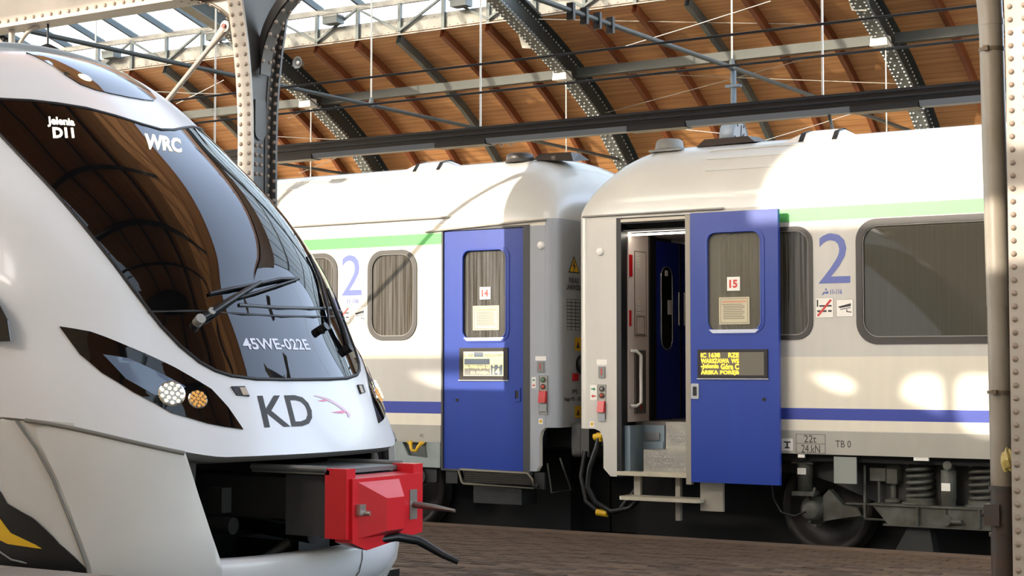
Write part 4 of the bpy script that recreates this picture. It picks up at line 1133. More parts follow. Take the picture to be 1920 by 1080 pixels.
obj('sign_mark', MB().plate(rect(cx - .008, q[1] + .03, cx + .008, q[3] - .03), (), YS - .008, YS - .006).plate(rect(cx - .035, q[3] - .04, cx + .035, q[3] - .028), (), YS - .008, YS - .006).plate(rect(cx - .025, q[1] + .022, cx + .025, q[1] + .034), (), YS - .008, YS - .006), M_PRINT, s)
q = pr(1493, 814, 1548, 850, YS)
zm = (q[1] + q[3]) / 2
obj('load_table', MB().plate(rect(*q), [rect(q[0] + .004, q[1] + .004, q[2] - .004, zm - .002), rect(q[0] + .004, zm + .002, q[2] - .004, q[3] - .004)], YS - .0055, YS - .004), M_PRINT, RC)
q = pr(1508, 816, 1531, 830, YS); lettering('load_text', '22t', *q, YS - .0055, M_PRINT, RC)
q = pr(1503, 834, 1538, 849, YS); lettering('load_text', '24.kN', *q, YS - .0055, M_PRINT, RC)
q = pr(1567, 826, 1596, 839, YS); lettering('brake_text', 'TB 0', *q, YS - .0055, M_PRINT, RC)
q = pr(1562, 857, 1604, 907, YS)
obj('hanging_plate', MB().plate(rect(*q), (), YS + .02, YS + .04), mat('plate_grey_green', (148, 152, 144), .5), RC)
for r4 in ((1496, 852, 1508, 858), (1713, 857, 1741, 864)):
    obj('sill_tag', MB().plate(rect(*pr(*r4, YS)), (), YS, YS + .02), M_LABEL, RC)
bogie(RC, -6.14)
obj('sensor_cable', MB().tube([(-6.18, 14.90, .45), (-6.3, 14.92, .40), (-6.45, 14.95, .43), (-6.55, 15.0, .55), (-6.6, 15.05, .8)], .011, 8), M_BLACK, RC)
# roof fittings
vx = at(1297, 275, 15.3)
obj('roof_vent', MB().lathe([(0, .12), (.11, .12), (.135, .10), (.15, .03), (.15, 0), (0, 0)], (-7.86, 15.42, 4.03), 'z', 24).box(-8.02, 15.26, 4.015, -7.66, 15.56, 4.035), M_GREYP, RC)
obj('roof_pod', MB().hull([(-7.55, 15.4, 4.05), (-6.9, 15.4, 4.06), (-6.9, 15.75, 4.1), (-7.6, 15.75, 4.1)], [(-7.48, 15.45, 4.13), (-7.0, 15.45, 4.13), (-7.0, 15.7, 4.15), (-7.5, 15.7, 4.15)]), M_FRAME, RC)
def roof_box(parent, xa, xb):
    ys = [15.28, 15.36, 15.5, 15.64, 15.72]
    def sec(x, k): return [(x, y, 4.0 + .07 * (y - 15.28) + k * dz) for y, dz in zip(ys, (0, .09, .12, .09, .0))]
    L = xb - xa
    rows = [sec(xa, 0.0), sec(xa + .22 * L, .9), sec(xa + .3 * L, 1), sec(xa + .7 * L, 1), sec(xa + .78 * L, .9), sec(xb, 0)]
    r = obj('roof_box', MB().grid(rows, True), M_LABEL, parent, label='white streamlined antenna box on the coach roof')
    for f in (.24, .7):
        b = MB().grid([[(xa + f * L, y, z + .006) for _, y, z in sec(0, .97)], [(xa + (f + .07) * L, y, z + .006) for _, y, z in sec(0, 1)]], True)
        obj('strap', b, M_BLACK, r)
roof_box(RC, at(1466, 279, 15.3)[0], at(1602, 264, 15.3)[0])

# ---------------- left coach
LC = thing('railway_coach', 'left cream coach with its blue door 14 closed', 'railway coach', (-22.0, YC, 0.0), 'blue-doored coaches')
W1 = pr(690, 469, 782, 637, YS); W0r = at(633, 550, YS)[0]
W1 = (W1[0], 2.1, W1[2], 3.085)
W0 = (W0r - 1.75, 2.1, W0r, 3.085)
W00 = (W0r - 4.2, 2.1, W0r - 2.4, 3.085)
wins = [(W1, .2), (W0, .2), (W00, .2)]
dxl, dxr = -10.22, -9.225
side = [(-35, 1.19), (-10.24, 1.19), (-10.24, 3.275), (-9.135, 3.275), (-9.135, .74), (-9.06, .74), (-9.02, .80), (-9.02, 1.08), (-9.0, 1.15), (-8.96, 1.19), (-8.95, 1.19), (-8.95, 3.34), (-35, 3.34)]
obj('side_panel', MB().plate(side, [rrect(w[0] + .03, w[1] + .03, w[2] - .03, w[3] - .03, r - .02, 8) for w, r in wins], YS, YS + .06), M_CREAM, LC)
obj('end_post', MB().plate([(-9.135, .741), (-9.061, .741), (-9.021, .80), (-9.021, 1.08), (-9.0, 1.151), (-8.95, 1.191), (-8.95, 3.27), (-9.135, 3.27)], (), YS - .002, YS), M_END, LC)
corner_end(LC, -8.82, -1, 1.19, M_END)
obj('grey_side_band', MB().box(-35, YS - .0015, 1.43, -10.25, YS, 1.9), M_LGREY, LC)
obj('sill_band', MB().box(-35, YS - .004, 1.01, -10.25, YS + .06, 1.19), M_SILL, LC)
obj('blue_stripe', MB().box(-35, YS - .003, 1.315, -10.25, YS - .0016, 1.44), M_STRIPE, LC)
obj('green_stripe', MB().box(-35, YS - .002, 3.125, -10.25, YS, 3.245), M_GREEN, LC)
obj('far_side', MB().box(-35, YC + 1.35, .9, -8.95, YC + 1.41, 3.34), M_LGREY, LC)
obj('underframe_shade', MB().box(-35, YS + .1, .9, -10.3, YC + 1.35, 1.18).box(-35, 15.5, .06, -9.1, 16.85, .93).box(-9.15, 15.1, .98, -8.84, 17.2, 1.2), M_DARK, LC)  # lower block paints the shade beneath this coach black
obj('gap_shade_block', MB().box(-9.1, 15.75, .06, -8.76, 16.55, .9), M_DARK, LC)  # dark block standing in for the shade in the coach gap
obj('gap_shade_block', MB().box(-8.74, 15.75, .06, -8.3, 16.55, .9), M_DARK, RC)  # matching shade block on the other coach
obj('interior_lining', MB().box(-35, 15.5, 1.2, -9.1, 15.53, 3.34), M_DARKIN, LC)
coach_roof(LC, -8.82, -35, -1)
for w, r in wins:
    window(LC, *w, r, G_SIDE, .045)
obj('drip_rail', MB().tube([(-10.45, YS - .014, 3.262), (-9.6, YS - .02, 3.30), (-8.93, YS - .018, 3.325)], .011, 8), M_BEAD, LC)
obj('upper_rail', MB().tube([(-20, YS - .012, 3.40), (-13, YS - .012, 3.40), (-10.15, YS - .012, 3.41)], .010, 8), M_BEAD, LC)
for k in (3, 4, 5):
    y, z = RPROF[k]
    obj('roof_seam', MB().tube([(-9.9 + .05 * k, y - .002, z + .003), (-20, y - .002, z + .003), (-35, y - .002, z + .003)], .006, 6), M_ROOF, LC)
obj('door_surround', MB().plate(rect(-10.245, .715, -9.135, 3.285), [rect(-10.225, .735, -9.215, 3.262)], YS - .006, YS + .05).box(-9.215, YS + .01, .735, -9.135, YS + .05, 3.26), mat('door_seal_grey', (66, 66, 66), .5), LC)
door_leaf(LC, dxl, dxr, .735, 3.255, YS + .012, pr(866, 468, 948, 635, YS), .04, pr(861, 652, 952, 712, YS), pr(962.5, 727, 975, 753, YS), M_BLUE, at(856, 750, YS), '14', pr(897, 538, 917, 561, YS), pr(884, 573, 933, 619, YS),
    [('#1', .09, .12, .91, .88, M_LEDW), ('#2', .105, .47, .635, .66, M_SCREENB), ('#2', .31, .71, .5, .87, M_SCREENB), ('#2', .655, .14, .895, .47, M_SCREENB), ('#2', .105, .14, .635, .46, mat('display_grey_warm', (164, 160, 150), .3)),
     ('IC 1638', .1, .72, .29, .84, M_SCREENB), ('RZESZÓW', .53, .72, .9, .84, M_SCREENB), ('ska-Wałbrzych', .11, .32, .54, .46, M_LEDW), ('Gł', .56, .34, .63, .46, M_LEDW), ('KA', .25, .17, .34, .27, M_LEDW), ('PORĘBA', .37, .15, .62, .27, M_LEDW), ('14', .70, .16, .84, .36, M_LEDW), ('#3', .67, .52, .88, .66, M_LEDW), ('v', .69, .40, .74, .47, M_LEDW), ('v', .80, .40, .85, .47, M_LEDW)])
control_panel(LC, YS - .002, (1004, 668, 1024, 676), (1008, 678, 1020.5, 698), (997, 707, 1005, 728), (1011, 704, 1027, 778), (1019, 712), (1019, 725), (1013, 733, 1026, 755), (1014, 790), (1014.5, 460), True, True)
# end wall markings (plane x = -8.82)
XE = -8.82 + .003
def xr(x0, y0, x1, y1):
    ym, xm = (y0 + y1) / 2, (x0 + x1) / 2
    return atX(x0, ym, XE)[0], atX(xm, y1, XE)[1], atX(x1, ym, XE)[0], atX(xm, y0, XE)[1]
q = xr(1066, 480, 1087, 512)
tri = [(q[0], q[1]), (q[2], q[1]), ((q[0] + q[2]) / 2, q[3])]
w_ = obj('voltage_warning', MB().plate(tri, (), XE - .002, XE, 'x'), M_PRINT, LC)
cx, cz = sum(p[0] for p in tri) / 3, sum(p[1] for p in tri) / 3
obj('warning_field', MB().plate([(cx + (p[0] - cx) * .78, cz + (p[1] - cz) * .78) for p in tri], (), XE, XE + .001, 'x'), M_YEL, w_)
obj('bolt_symbol', MB().plate([(cx - .02, cz - .05), (cx + .035, cz + .02), (cx + .005, cz + .02), (cx + .02, cz + .09), (cx - .035, cz + .01), (cx - .005, cz + .01)], (), XE + .001, XE + .002, 'x'), M_PRINT, w_)
q = xr(1067, 521, 1086, 531); lettering_x('end_text', 'PUR/AG/', *q, XE, M_PRINT, LC, .03)
q = xr(1062, 534, 1091, 544); lettering_x('end_text', 'LANKW/2024', *q, XE, M_PRINT, LC, .03)
q = xr(1063, 561, 1088, 619)
hs = []
for r_ in range(9):
    z0 = q[1] + (q[3] - q[1]) * r_ / 9 + .004; z1 = q[1] + (q[3] - q[1]) * (r_ + 1) / 9 - .004
    ys_ = [q[0] + (q[2] - q[0]) * f for f in (0, .32, .66, 1)]
    for a, b_ in zip(ys_, ys_[1:]):
        hs.append(rect(a + .004, z0, b_ - .004, z1))
obj('inspection_table', MB().plate(rect(*q), hs, XE - .001, XE, 'x'), M_PRINT, LC)
for r4 in ((1078, 633, 1099, 658), (1078, 761, 1099, 783)):
    q = xr(*r4)
    y_ = obj('warning_label', MB().plate(rect(*q), (), XE - .001, XE + .001, 'x'), M_YEL, LC)
    w, h = q[2] - q[0], q[3] - q[1]
    obj('label_print', MB().plate([(q[0] + w * .12, q[1] + h * .2), (q[0] + w * .42, q[1] + h * .2), (q[0] + w * .27, q[1] + h * .75)], (), XE + .001, XE + .002, 'x').plate(rect(q[0] + w * .5, q[1] + h * .2, q[2] - w * .05, q[1] + h * .3), (), XE + .001, XE + .002, 'x').plate(rect(q[0] + w * .5, q[1] + h * .45, q[2] - w * .05, q[1] + h * .55), (), XE + .001, XE + .002, 'x').plate(rect(q[0] + w * .5, q[1] + h * .7, q[2] - w * .05, q[1] + h * .8), (), XE + .001, XE + .002, 'x'), M_PRINT, y_)
q = atX(1089, 683, XE)
obj('socket_ring', MB().lathe([(.06, .0), (.1, 0), (.1, .05), (.085, .06), (.06, .05), (.06, .0)], (XE, q[0], q[1]), 'x', 24).lathe([(.06, .01), (0, .01)], (XE, q[0], q[1]), 'x', 24), M_BLACK, LC)
q = xr(1073, 700, 1084, 714)
obj('red_cover', MB().box(XE, q[0], q[1], XE + .025, q[2] - .03, q[3]), M_RED, LC)
q = xr(1073, 730, 1083, 739); lettering_x('end_text', 'FPS', *q, XE, M_PRINT, LC, .03)
q = xr(1058, 744, 1100, 754); lettering_x('end_text', 'Napr P5 - 20.09.2', *q, XE, M_PRINT, LC, .03)
# skirt with yellow pull handle
sx0, sx1 = at(742, 850, YS)[0], -10.26
M_SKIRT = mat('skirt_green_grey', (150, 160, 156), .5, var=.12, scale=(5, 5, 5))
obj('skirt_panel', MB().plate([(sx0, .74), (sx1, .74), (sx1, 1.01), (sx0 - .2, 1.01)], [[(sx1 - .42, .86), (sx1 - .16, .84), (sx1 - .19, 1.0), (sx1 - .5, 1.0)]], YS + .0, YS + .03), M_SKIRT, LC)
obj('skirt_pocket', MB().box(sx0, YS + .05, .74, sx1, YS + .08, 1.01), mat('pocket_grey', (96, 100, 98), .6), LC)
hx0, hx1 = at(764, 830, YS)[0], at(800, 830, YS)[0]
obj('yellow_handle', MB().tube([(hx0 + .05, YS - .01, 1.01), (hx0 + .08, YS - .05, .955), (hx0 + .1, YS - .055, .915), (hx1 - .1, YS - .055, .915), (hx1 - .08, YS - .05, .955), (hx1 - .05, YS - .01, 1.01)], .017, 10).plate([(hx0, 1.01), (hx0 + .06, .96), (hx0 + .09, 1.01)], (), YS - .03, YS - .01).plate([(hx1, 1.01), (hx1 - .09, 1.01), (hx1 - .06, .96)], (), YS - .03, YS - .01), M_YELP, LC)
q = pr(788, 814, 795, 820, YS); lettering('skirt_text', 'MC', *q, YS - .0055, M_PRINT, LC)
# folding step of expanded metal below the closed door
s0, s1 = at(862, 900, YS)[0], at(1000, 900, YS)[0]
fs = obj('folding_step', MB().tube([(s0 + .04, YS - .02, .60), (s0, YS - .02, .72), (s0 + .02, YS - .02, .735), (s1 - .06, YS - .02, .72), (s1, YS - .02, .66), (s1 + .02, YS - .02, .565), (s0 + .06, YS - .02, .585)], .012, 8, True), mat('step_rim', (122, 116, 98), .5), LC, label='folding step of expanded metal mesh')
gm = MB()
k = 0
x = s0 + .05
while x < s1 - .05:
    gm.bar((x, YS - .015, .60), (x + .05, YS - .015, .725), .004, .004, (0, 1, 0)); gm.bar((x + .05, YS - .015, .60), (x, YS - .015, .725), .004, .004, (0, 1, 0))
    x += .018
obj('mesh', gm, mat('mesh_grey', (74, 72, 64), .5), fs, kind='stuff')
obj('step_bracket', MB().box(-10.2, YS + .02, .58, -10.05, YS + .06, .735).cyl((s1 + .03, YS - .01, .60), (s1 + .03, YS + .1, .60), .03, 12).box(s1, YS + .02, .56, s1 + .12, YS + .05, .73).box(-9.9, YS + .1, .38, -9.3, YS + .4, .56), M_BOGIED, LC)
obj('valve', MB().cyl((-10.56, YS + .02, .64), (-10.56, YS + .1, .64), .09, 18).box(-10.52, YS + .05, .58, -10.34, YS + .1, .72), M_BOGIED, LC)
bogie(LC, at(835, 930, 15.35)[0] - .46 - 2.5)
# corner fittings in the gap between the coaches
def buffer(parent, s, xe):
    xf = -8.70 - s * .003
    b = obj('buffer', MB().plate(rrect(15.02, .88, 15.54, 1.24, .06), (), xf, xf - s * .10, 'x').cyl((xf, 15.28, 1.06), (xf - s * .3, 15.28, 1.06), .09, 16), mat('buffer_dark', (92, 92, 90), .5), parent)
buffer(RC, -1, -8.58); buffer(LC, 1, -8.82)
for pr_, xa, xb in ((RC, -8.69, -8.55), (LC, -8.85, -8.71)):
    obj('gangway_bellows', MB().box(xa, 15.5, 1.1, xb, 16.8, 3.3), M_BLACK, pr_)
obj('brake_hose', MB().tube([(-8.36, 14.82, 1.12), (-8.38, 14.80, 1.0), (-8.46, 14.80, .8), (-8.50, 14.82, .6), (-8.42, 14.84, .45), (-8.25, 14.86, .36), (-8.05, 14.88, .40), (-7.95, 14.9, .5)], .028, 10), M_BLACK, RC)
obj('brake_hose', MB().tube([(-8.6, 14.95, .95), (-8.62, 14.9, .7), (-8.55, 14.88, .45), (-8.38, 14.88, .33), (-8.2, 14.9, .35), (-8.0, 14.95, .6)], .026, 10), M_BLACK, RC)
obj('hose_fitting', MB().cyl((-8.42, 14.82, 1.10), (-8.32, 14.82, 1.12), .035, 12).cyl((-8.36, 14.82, 1.06), (-8.36, 14.82, 1.15), .03, 12).cyl((-8.42, 14.87, .345), (-8.3, 14.87, .335), .034, 12), M_YELP, RC)
obj('shunter_loop', MB().tube([(-9.0, 14.86, .82), (-8.95, 14.86, .52), (-8.72, 14.86, .56), (-8.85, 14.86, .88)], .010, 8), M_BOGIE, LC)
obj('roof_vent', MB().lathe([(0, .1), (.12, .1), (.15, .08), (.16, 0), (0, 0)], (-9.68, 15.42, 4.03), 'z', 24), M_FRAME, LC)
obj('roof_pod', MB().hull([(-9.5, 15.4, 4.05), (-9.0, 15.4, 4.0), (-9.0, 15.75, 4.05), (-9.55, 15.75, 4.1)], [(-9.45, 15.45, 4.12), (-9.06, 15.45, 4.11), (-9.1, 15.7, 4.13), (-9.5, 15.7, 4.14)]), M_FRAME, LC)
roof_box(LC, at(752, 310, 15.3)[0], at(848, 302, 15.3)[0])
q = pr(641, 478, 678, 554, YS); lettering('class_numeral', '2', *q, YS - .0025, M_P2, LC, 0.0)
q = pr(651, 560, 673, 569, YS); lettering('seat_numbers', '11-106', *q, YS - .0025, M_P2, LC, 0.02)
sticker(LC, (630, 574, 657, 606), 'no-smoking'); sticker(LC, (663, 574, 686, 606), 'camera')

# ------------------------------------------------------------------ white multiple-unit train in the foreground
YK, WK = 7.68, 1.41
S_ = list(range(11))
KCX = [-6.122, -6.105, -6.252, -6.474, -6.679, -6.992, -7.402, -8.039, -8.522, -9.6, -20.0]
KCZ = [1.2, 1.32, 1.65, 2.05, 2.45, 2.85, 3.22, 3.71, 3.87, 3.93, 4.0]
KTH = [0, 0, 0, 6, 14, 24, 36, 50, 66, 80, 90]
KDD = [1.0625, 1.105, 1.1475, 1.173, 1.19, 1.207, 1.19, 1.105, 0.9775, 0.8925, 0.9]
def cat(ys, x):
    x = min(max(x, 0.0), 10.0)
    i = min(int(x), 9)
    def m(j):
        if j == 0: return ys[1] - ys[0]
        if j == 10: return ys[10] - ys[9]
        return (ys[j + 1] - ys[j - 1]) / 2
    t = x - i
    return (2 * t ** 3 - 3 * t ** 2 + 1) * ys[i] + (t ** 3 - 2 * t ** 2 + t) * m(i) + (-2 * t ** 3 + 3 * t ** 2) * ys[i + 1] + (t ** 3 - t ** 2) * m(i + 1)
def nose(s, t):
    h = 1 - max(0.0, 1 - min(abs(t), 1.0) ** 2.4) ** 0.5
    th = math.radians(cat(KTH, s)); D = cat(KDD, s)
    return Vector((cat(KCX, s) - D * h * math.cos(th), YK + WK * t, cat(KCZ, s) - D * h * math.sin(th)))
def nnorm(s, t):
    e = 0.01
    a = nose(min(s + e, 10), t) - nose(max(s - e, 0), t)
    tt = max(-.985, min(.985, t))
    b = nose(s, tt + e) - nose(s, tt - e)
    n = b.cross(a)
    n.normalize()
    return n if n.x * 1 + n.z * .5 + (t * n.y) > 0 else -n
def interp(x, xs, ys):
    if x <= xs[0]: return ys[0]
    for a, b, c, d in zip(xs, xs[1:], ys, ys[1:]):
        if x <= b: return c + (d - c) * (x - a) / (b - a)
    return ys[-1]
def low(z, t):
    a = min(abs(t), 1.0)
    h = 1 - max(0.0, 1 - a ** 2.4) ** 0.5
    x = interp(z, [.3, .45, .6, .75, 1.34, 1.6], [-6.35, -6.2, -6.1, -6.07, -6.12, -6.2])
    return Vector((x - 1.1 * h - max(abs(t) - 1, 0) * WK, YK + WK * max(-1, min(1, t)), z))
def lnorm(z, t):
    tt = max(-.985, min(.985, t))
    d = low(z, tt + .01) - low(z, tt - .01)
    n = Vector((d.y, -d.x, 0)).normalized()
    return n if n.x + t * n.y > 0 else -n
def skin_patch(poly, f, fn, off, rim, ustep, vstep, thick=True):
    """polygon given in (u,v) of a skin, cut into small cells and raised off the skin"""
    bm = bmesh.new()
    vs = [bm.verts.new((p[0], p[1], 0)) for p in poly]
    bm.faces.new(vs)
    for ax, st in ((0, ustep), (1, vstep)):
        lo, hi = min(p[ax] for p in poly), max(p[ax] for p in poly)
        c = lo + st
        while c < hi:
            no = (1, 0, 0) if ax == 0 else (0, 1, 0)
            co = (c, 0, 0) if ax == 0 else (0, c, 0)
            bmesh.ops.bisect_plane(bm, geom=bm.verts[:] + bm.edges[:] + bm.faces[:], plane_co=co, plane_no=no)
            c += st
    bmesh.ops.triangulate(bm, faces=[f_ for f_ in bm.faces if len(f_.verts) > 4])
    bm.verts.index_update()
    uv = [(v.co.x, v.co.y) for v in bm.verts]
    top = [f(u, v) + fn(u, v) * off for u, v in uv]
    fs = [tuple(v.index for v in f_.verts) for f_ in bm.faces]
    mb = MB().add(top, fs, True)
    bl = [tuple(v.index for v in e.verts) for e in bm.edges if len(e.link_faces) == 1]
    if thick:
        k = len(mb.v)
        bot = [f(u, v) + fn(u, v) * rim for u, v in uv]
        idx = {}
        for a, b in bl:
            for q in (a, b):
                if q not in idx:
                    idx[q] = len(mb.v); mb.v.append(tuple(top[q])); mb.v.append(tuple(bot[q]))
            mb.f.append((idx[a], idx[b], idx[b] + 1, idx[a] + 1)); mb.sm.append(False)
    bm.free()
    return mb
def mirrored(near):
    """closed outline from its near half (t < 0), ordered along the half"""
    far = [(s, -t) for s, t in reversed(near) if abs(t) > 1e-4]
    return near + far

M_KW = mat('train_white', (218, 218, 218), 0.3, coat=0.25, var=0.03, scale=(2, 2, 2))
M_KW2 = mat('train_white_dusty', (206, 204, 198), 0.35, coat=0.2, var=0.08, scale=(2, 2, 2))
M_KGL = mat('windscreen_black_glass', (8, 8, 9), 0.02, spec=0.6)
M_KBK = mat('train_black', (16, 16, 17), 0.35)
M_KSEAM = mat('train_seam', (118, 114, 106), 0.6)
M_KRED = mat('coupler_red', (206, 22, 34), 0.35, coat=0.3)
M_KYEL = mat('train_yellow', (226, 180, 20), 0.35, coat=0.3)
M_LEDT = mat('led_white_warm', (255, 246, 220), 0.5, emit=(255, 244, 214), estr=1.6)
M_PINK = mat('logo_pink', (228, 120, 150), 0.4)
M_PINKL = mat('logo_pale_pink', (222, 190, 205), 0.4)
M_HLG = mat('headlamp_cover', (10, 10, 11), 0.03, spec=0.6)
M_REFL = mat('lamp_reflector', (200, 196, 186), 0.15, metal=0.9)
M_BULB = mat('lamp_lit_warm', (255, 226, 170), 0.3, emit=(255, 224, 165), estr=3.0)

KT = thing('commuter_train', 'white rounded-nose commuter train with red coupler, arriving in the foreground', 'train', (-12, YK, 0))
def s0(t):
    return 0.98 + 0.68 * max(0, (abs(t) - .55) / .45) ** 1.25
NT = 72
ts = [math.sin(math.pi / 2 * (2 * k / NT - 1)) for k in range(NT + 1)]
NS = 96
rows = []
for i in range(NS + 1):
    f = i / NS
    rows.append([tuple(nose(s0(t) + (10 - s0(t)) * (f if f < .9 else f), t)) for t in ts])
obj('nose_shell', MB().grid(rows, True), M_KW, KT)
# underside return of the nose lip
rows = []
for k in range(5):
    rows.append([tuple(nose(s0(t), t) + Vector((-.02 - .06 * k, 0, -.012 * math.sin(k)))) for t in ts])
obj('lip_underside', MB().grid([[tuple(nose(s0(t), t)) for t in ts], [tuple(Vector((nose(s0(t), t).x - .05, nose(s0(t), t).y * .995 + YK * .005, nose(s0(t), t).z - .03))) for t in ts], [tuple(Vector((nose(s0(t), t).x - .45, YK + (nose(s0(t), t).y - YK) * .93, nose(s0(t), t).z - .06))) for t in ts]], True), mat('lip_grey', (120, 118, 112), .5), KT)
# flat sides behind the nose
edge = [nose(s0(1) + (10 - s0(1)) * k / 60, -1) for k in range(61)]
outl = [(p.x, p.z) for p in edge] + [(-20, .45), (-7.2, .45)]
M_SIDE = M_KW
obj('body_side', MB().plate(outl, (), YK - WK, YK - WK + .03), M_SIDE, KT)
obj('body_side', MB().plate(outl, (), YK + WK - .03, YK + WK), M_SIDE, KT)
obj('body_underside', MB().box(-20, YK - WK + .05, .42, -7.25, YK + WK - .05, .5).box(-20, YK - 1.1, .1, -9, YK + 1.1, .42), M_KBK, KT)
# windscreen: one black glass face
ws = [(6.15, 0), (6.19, -.10), (6.28, -.22), (6.37, -.33), (6.45, -.44), (6.53, -.53), (6.62, -.62), (6.85, -.71), (7.15, -.79), (7.05, -.84), (6.65, -.775), (6.29, -.713), (5.86, -.709), (5.25, -.705), (4.675, -.694), (4.11, -.674), (3.54, -.64), (3.0, -.594), (2.7, -.556), (2.475, -.51), (2.35, -.462), (2.275, -.405), (2.225, -.294), (2.212, -.149), (2.211, 0)]
wsm = skin_patch(mirrored(ws), nose, nnorm, .006, -.004, .12, .05)
WSO = obj('windscreen', wsm, M_KGL, KT, label='large curved black windscreen')
bd = [nose(s, t) + nnorm(s, t) * .006 for s, t in mirrored(ws)]
obj('windscreen_seal', MB().tube(bd, .010, 6, True), M_BLACK, WSO)
ln = [(3.215, -.62), (3.2, -.45), (3.15, -.23), (3.13, 0), (3.15, .23), (3.2, .45), (3.215, .62)]
obj('windscreen_joint', MB().tube([nose(s, t) + nnorm(s, t) * .007 for s, t in ln], .008, 6), M_BLACK, WSO)
obj('reflected_band', MB().tube([nose(s + .13, t) + nnorm(s, t) * .008 for s, t in ln[2:]], .012, 6), mat('reflection_grey', (70, 72, 74), .4), WSO)  # grey band drawn as a reflection above the joint
# roof visor lens with the top lamp
vs_ = [(7.62, 0), (7.60, -.10), (7.56, -.20), (7.49, -.29), (7.06, -.272), (6.84, -.262), (6.69, -.235), (6.62, -.18), (6.59, -.10), (6.58, 0)]
VZ = obj('top_lamp_visor', skin_patch(mirrored(vs_), nose, nnorm, .008, -.004, .12, .05), M_HLG, KT, label='dark curved lens with the top headlamp')
for t in (-.165,):
    p, n = nose(6.80, t), nnorm(6.80, t)
    b = MB()
    u = n.orthogonal().normalized(); w = n.cross(u)
    ring = lambda r, h: [p + n * h + (u * math.cos(a * math.pi / 10) + w * math.sin(a * math.pi / 10)) * r for a in range(20)]
    b.hull(ring(.05, .004), ring(.035, .013))
    obj('top_lamp', b, M_BULB, VZ)
# headlamps
hl = [(3.1, -.869), (2.975, -.804), (2.725, -.724), (2.4, -.607), (2.087, -.509), (1.812, -.47), (1.475, -.44), (1.52, -.51), (1.575, -.569), (1.738, -.679), (2.05, -.765), (2.35, -.823), (2.638, -.853)]
for sg in (1, -1):
    poly = [(s, sg * t) for s, t in hl]
    H = obj('headlamp', skin_patch(poly, nose, nnorm, .008, -.004, .1, .03), M_HLG, KT, label='swept-back dark headlamp cluster')
    inn = [(2.62, -.80), (2.55, -.74), (2.25, -.64), (2.12, -.60), (1.98, -.66), (2.0, -.71), (2.25, -.77)]
    obj('daylight_panel', skin_patch([(s, sg * t) for s, t in inn], nose, nnorm, .0105, .006, .1, .03), mat('lamp_blue_grey', (96, 112, 134), .1, spec=.8), H)
    for (s, t, r, mm) in ((2.02, -.655, .075, M_REFL), (1.93, -.575, .055, M_REFL)):
        p, n = nose(s, sg * t), nnorm(s, sg * t)
        u = n.orthogonal().normalized(); w = n.cross(u)
        ring = lambda rr, h: [p + n * h + (u * math.cos(a * math.pi / 10) + w * math.sin(a * math.pi / 10)) * rr for a in range(20)]
        obj('reflector', MB().hull(ring(r, .0085), ring(r * .86, .016)), mm, H)
        bb = MB()
        for rr, cnt in ((0, 1), (r * .42, 6), (r * .75, 10)):
            for c in range(cnt):
                a = 2 * math.pi * c / max(cnt, 1)
                q = p + n * .016 + (u * math.cos(a) + w * math.sin(a)) * rr
                stud(bb, q, n, .011, .008)
        obj('lamp_elements', bb, M_BULB if r > .06 else mat('lamp_amber_dim', (180, 140, 80), .2, emit=(220, 160, 80), estr=.6), H)
# small square fixtures, logo and lettering on the nose
for sg in (1, -1):
    sq = [(2.12, -.425), (2.12, -.365), (1.97, -.36), (1.99, -.415)]
    q_ = obj('camera_port', skin_patch([(s, sg * t) for s, t in sq], nose, nnorm, .010, -.002, .1, .05), M_BLACK, KT)
    sq2 = [(2.10, -.393), (2.10, -.368), (1.985, -.362), (1.985, -.39)]
    obj('port_lens', skin_patch([(s, sg * t) for s, t in sq2], nose, nnorm, .013, .009, .1, .05), mat('port_beige', (176, 160, 140), .3), q_)
def nose_text(name, body, t0, t1, sa, sb, m, parent, off=.009, bold=0.0, slant=0.0, tilt=0.0):
    vs, fs = text2d(body, 1.0, bold)
    ax, bx_ = min(v[0] for v in vs), max(v[0] for v in vs)
    az, bz = min(v[1] for v in vs), max(v[1] for v in vs)
    bm = bmesh.new()
    vv = [bm.verts.new(((v[0] - ax) / (bx_ - ax), (v[1] - az) / (bz - az), 0)) for v in vs]
    for f_ in fs:
        try: bm.faces.new([vv[i] for i in f_])
        except ValueError: pass
    for k in range(1, 24):
        bmesh.ops.bisect_plane(bm, geom=bm.verts[:] + bm.edges[:] + bm.faces[:], plane_co=(k / 24, 0, 0), plane_no=(1, 0, 0))
    bm.verts.index_update()
    out = []
    for v in bm.verts:
        t = t0 + (t1 - t0) * v.co.x + slant * (v.co.y - .5); s = sa + (sb - sa) * v.co.y + tilt * (v.co.x - .5)
        out.append(nose(s, t) + nnorm(s, t) * off)
    fs2 = [tuple(x.index for x in f_.verts) for f_ in bm.faces]
    bm.free()
    return obj(name, MB().add(out, fs2, True), m, parent, fix=False)
nose_text('logo_letters', 'KD', -.33, -.05, 1.50, 1.98, M_PRINT, KT, .003, 0.012, .02)
sw = [(1.975, .0), (1.95, .05), (1.90, .10), (1.84, .14), (1.76, .175), (1.68, .20), (1.63, .205), (1.60, .19)]
swi = [(1.62, .18), (1.66, .185), (1.74, .155), (1.82, .12), (1.88, .08), (1.93, .04), (1.965, .0)]
obj('logo_swoosh', skin_patch(sw + swi, nose, nnorm, .003, -.003, .1, .05, False), M_PINKL, KT)
obj('logo_dash', skin_patch([(1.70, .07), (1.72, .15), (1.695, .19), (1.675, .15)], nose, nnorm, .0035, -.003, .1, .05, False), M_PINK, KT)
obj('logo_dash', skin_patch([(1.885, .01), (1.90, .05), (1.885, .085), (1.872, .05)], nose, nnorm, .0035, -.003, .1, .05, False), M_PINK, KT)
nose_text('unit_number', '45WE-022E', -.29, .105, 2.64, 2.80, mat('number_white', (214, 212, 220), .4), WSO, .0085, .02)
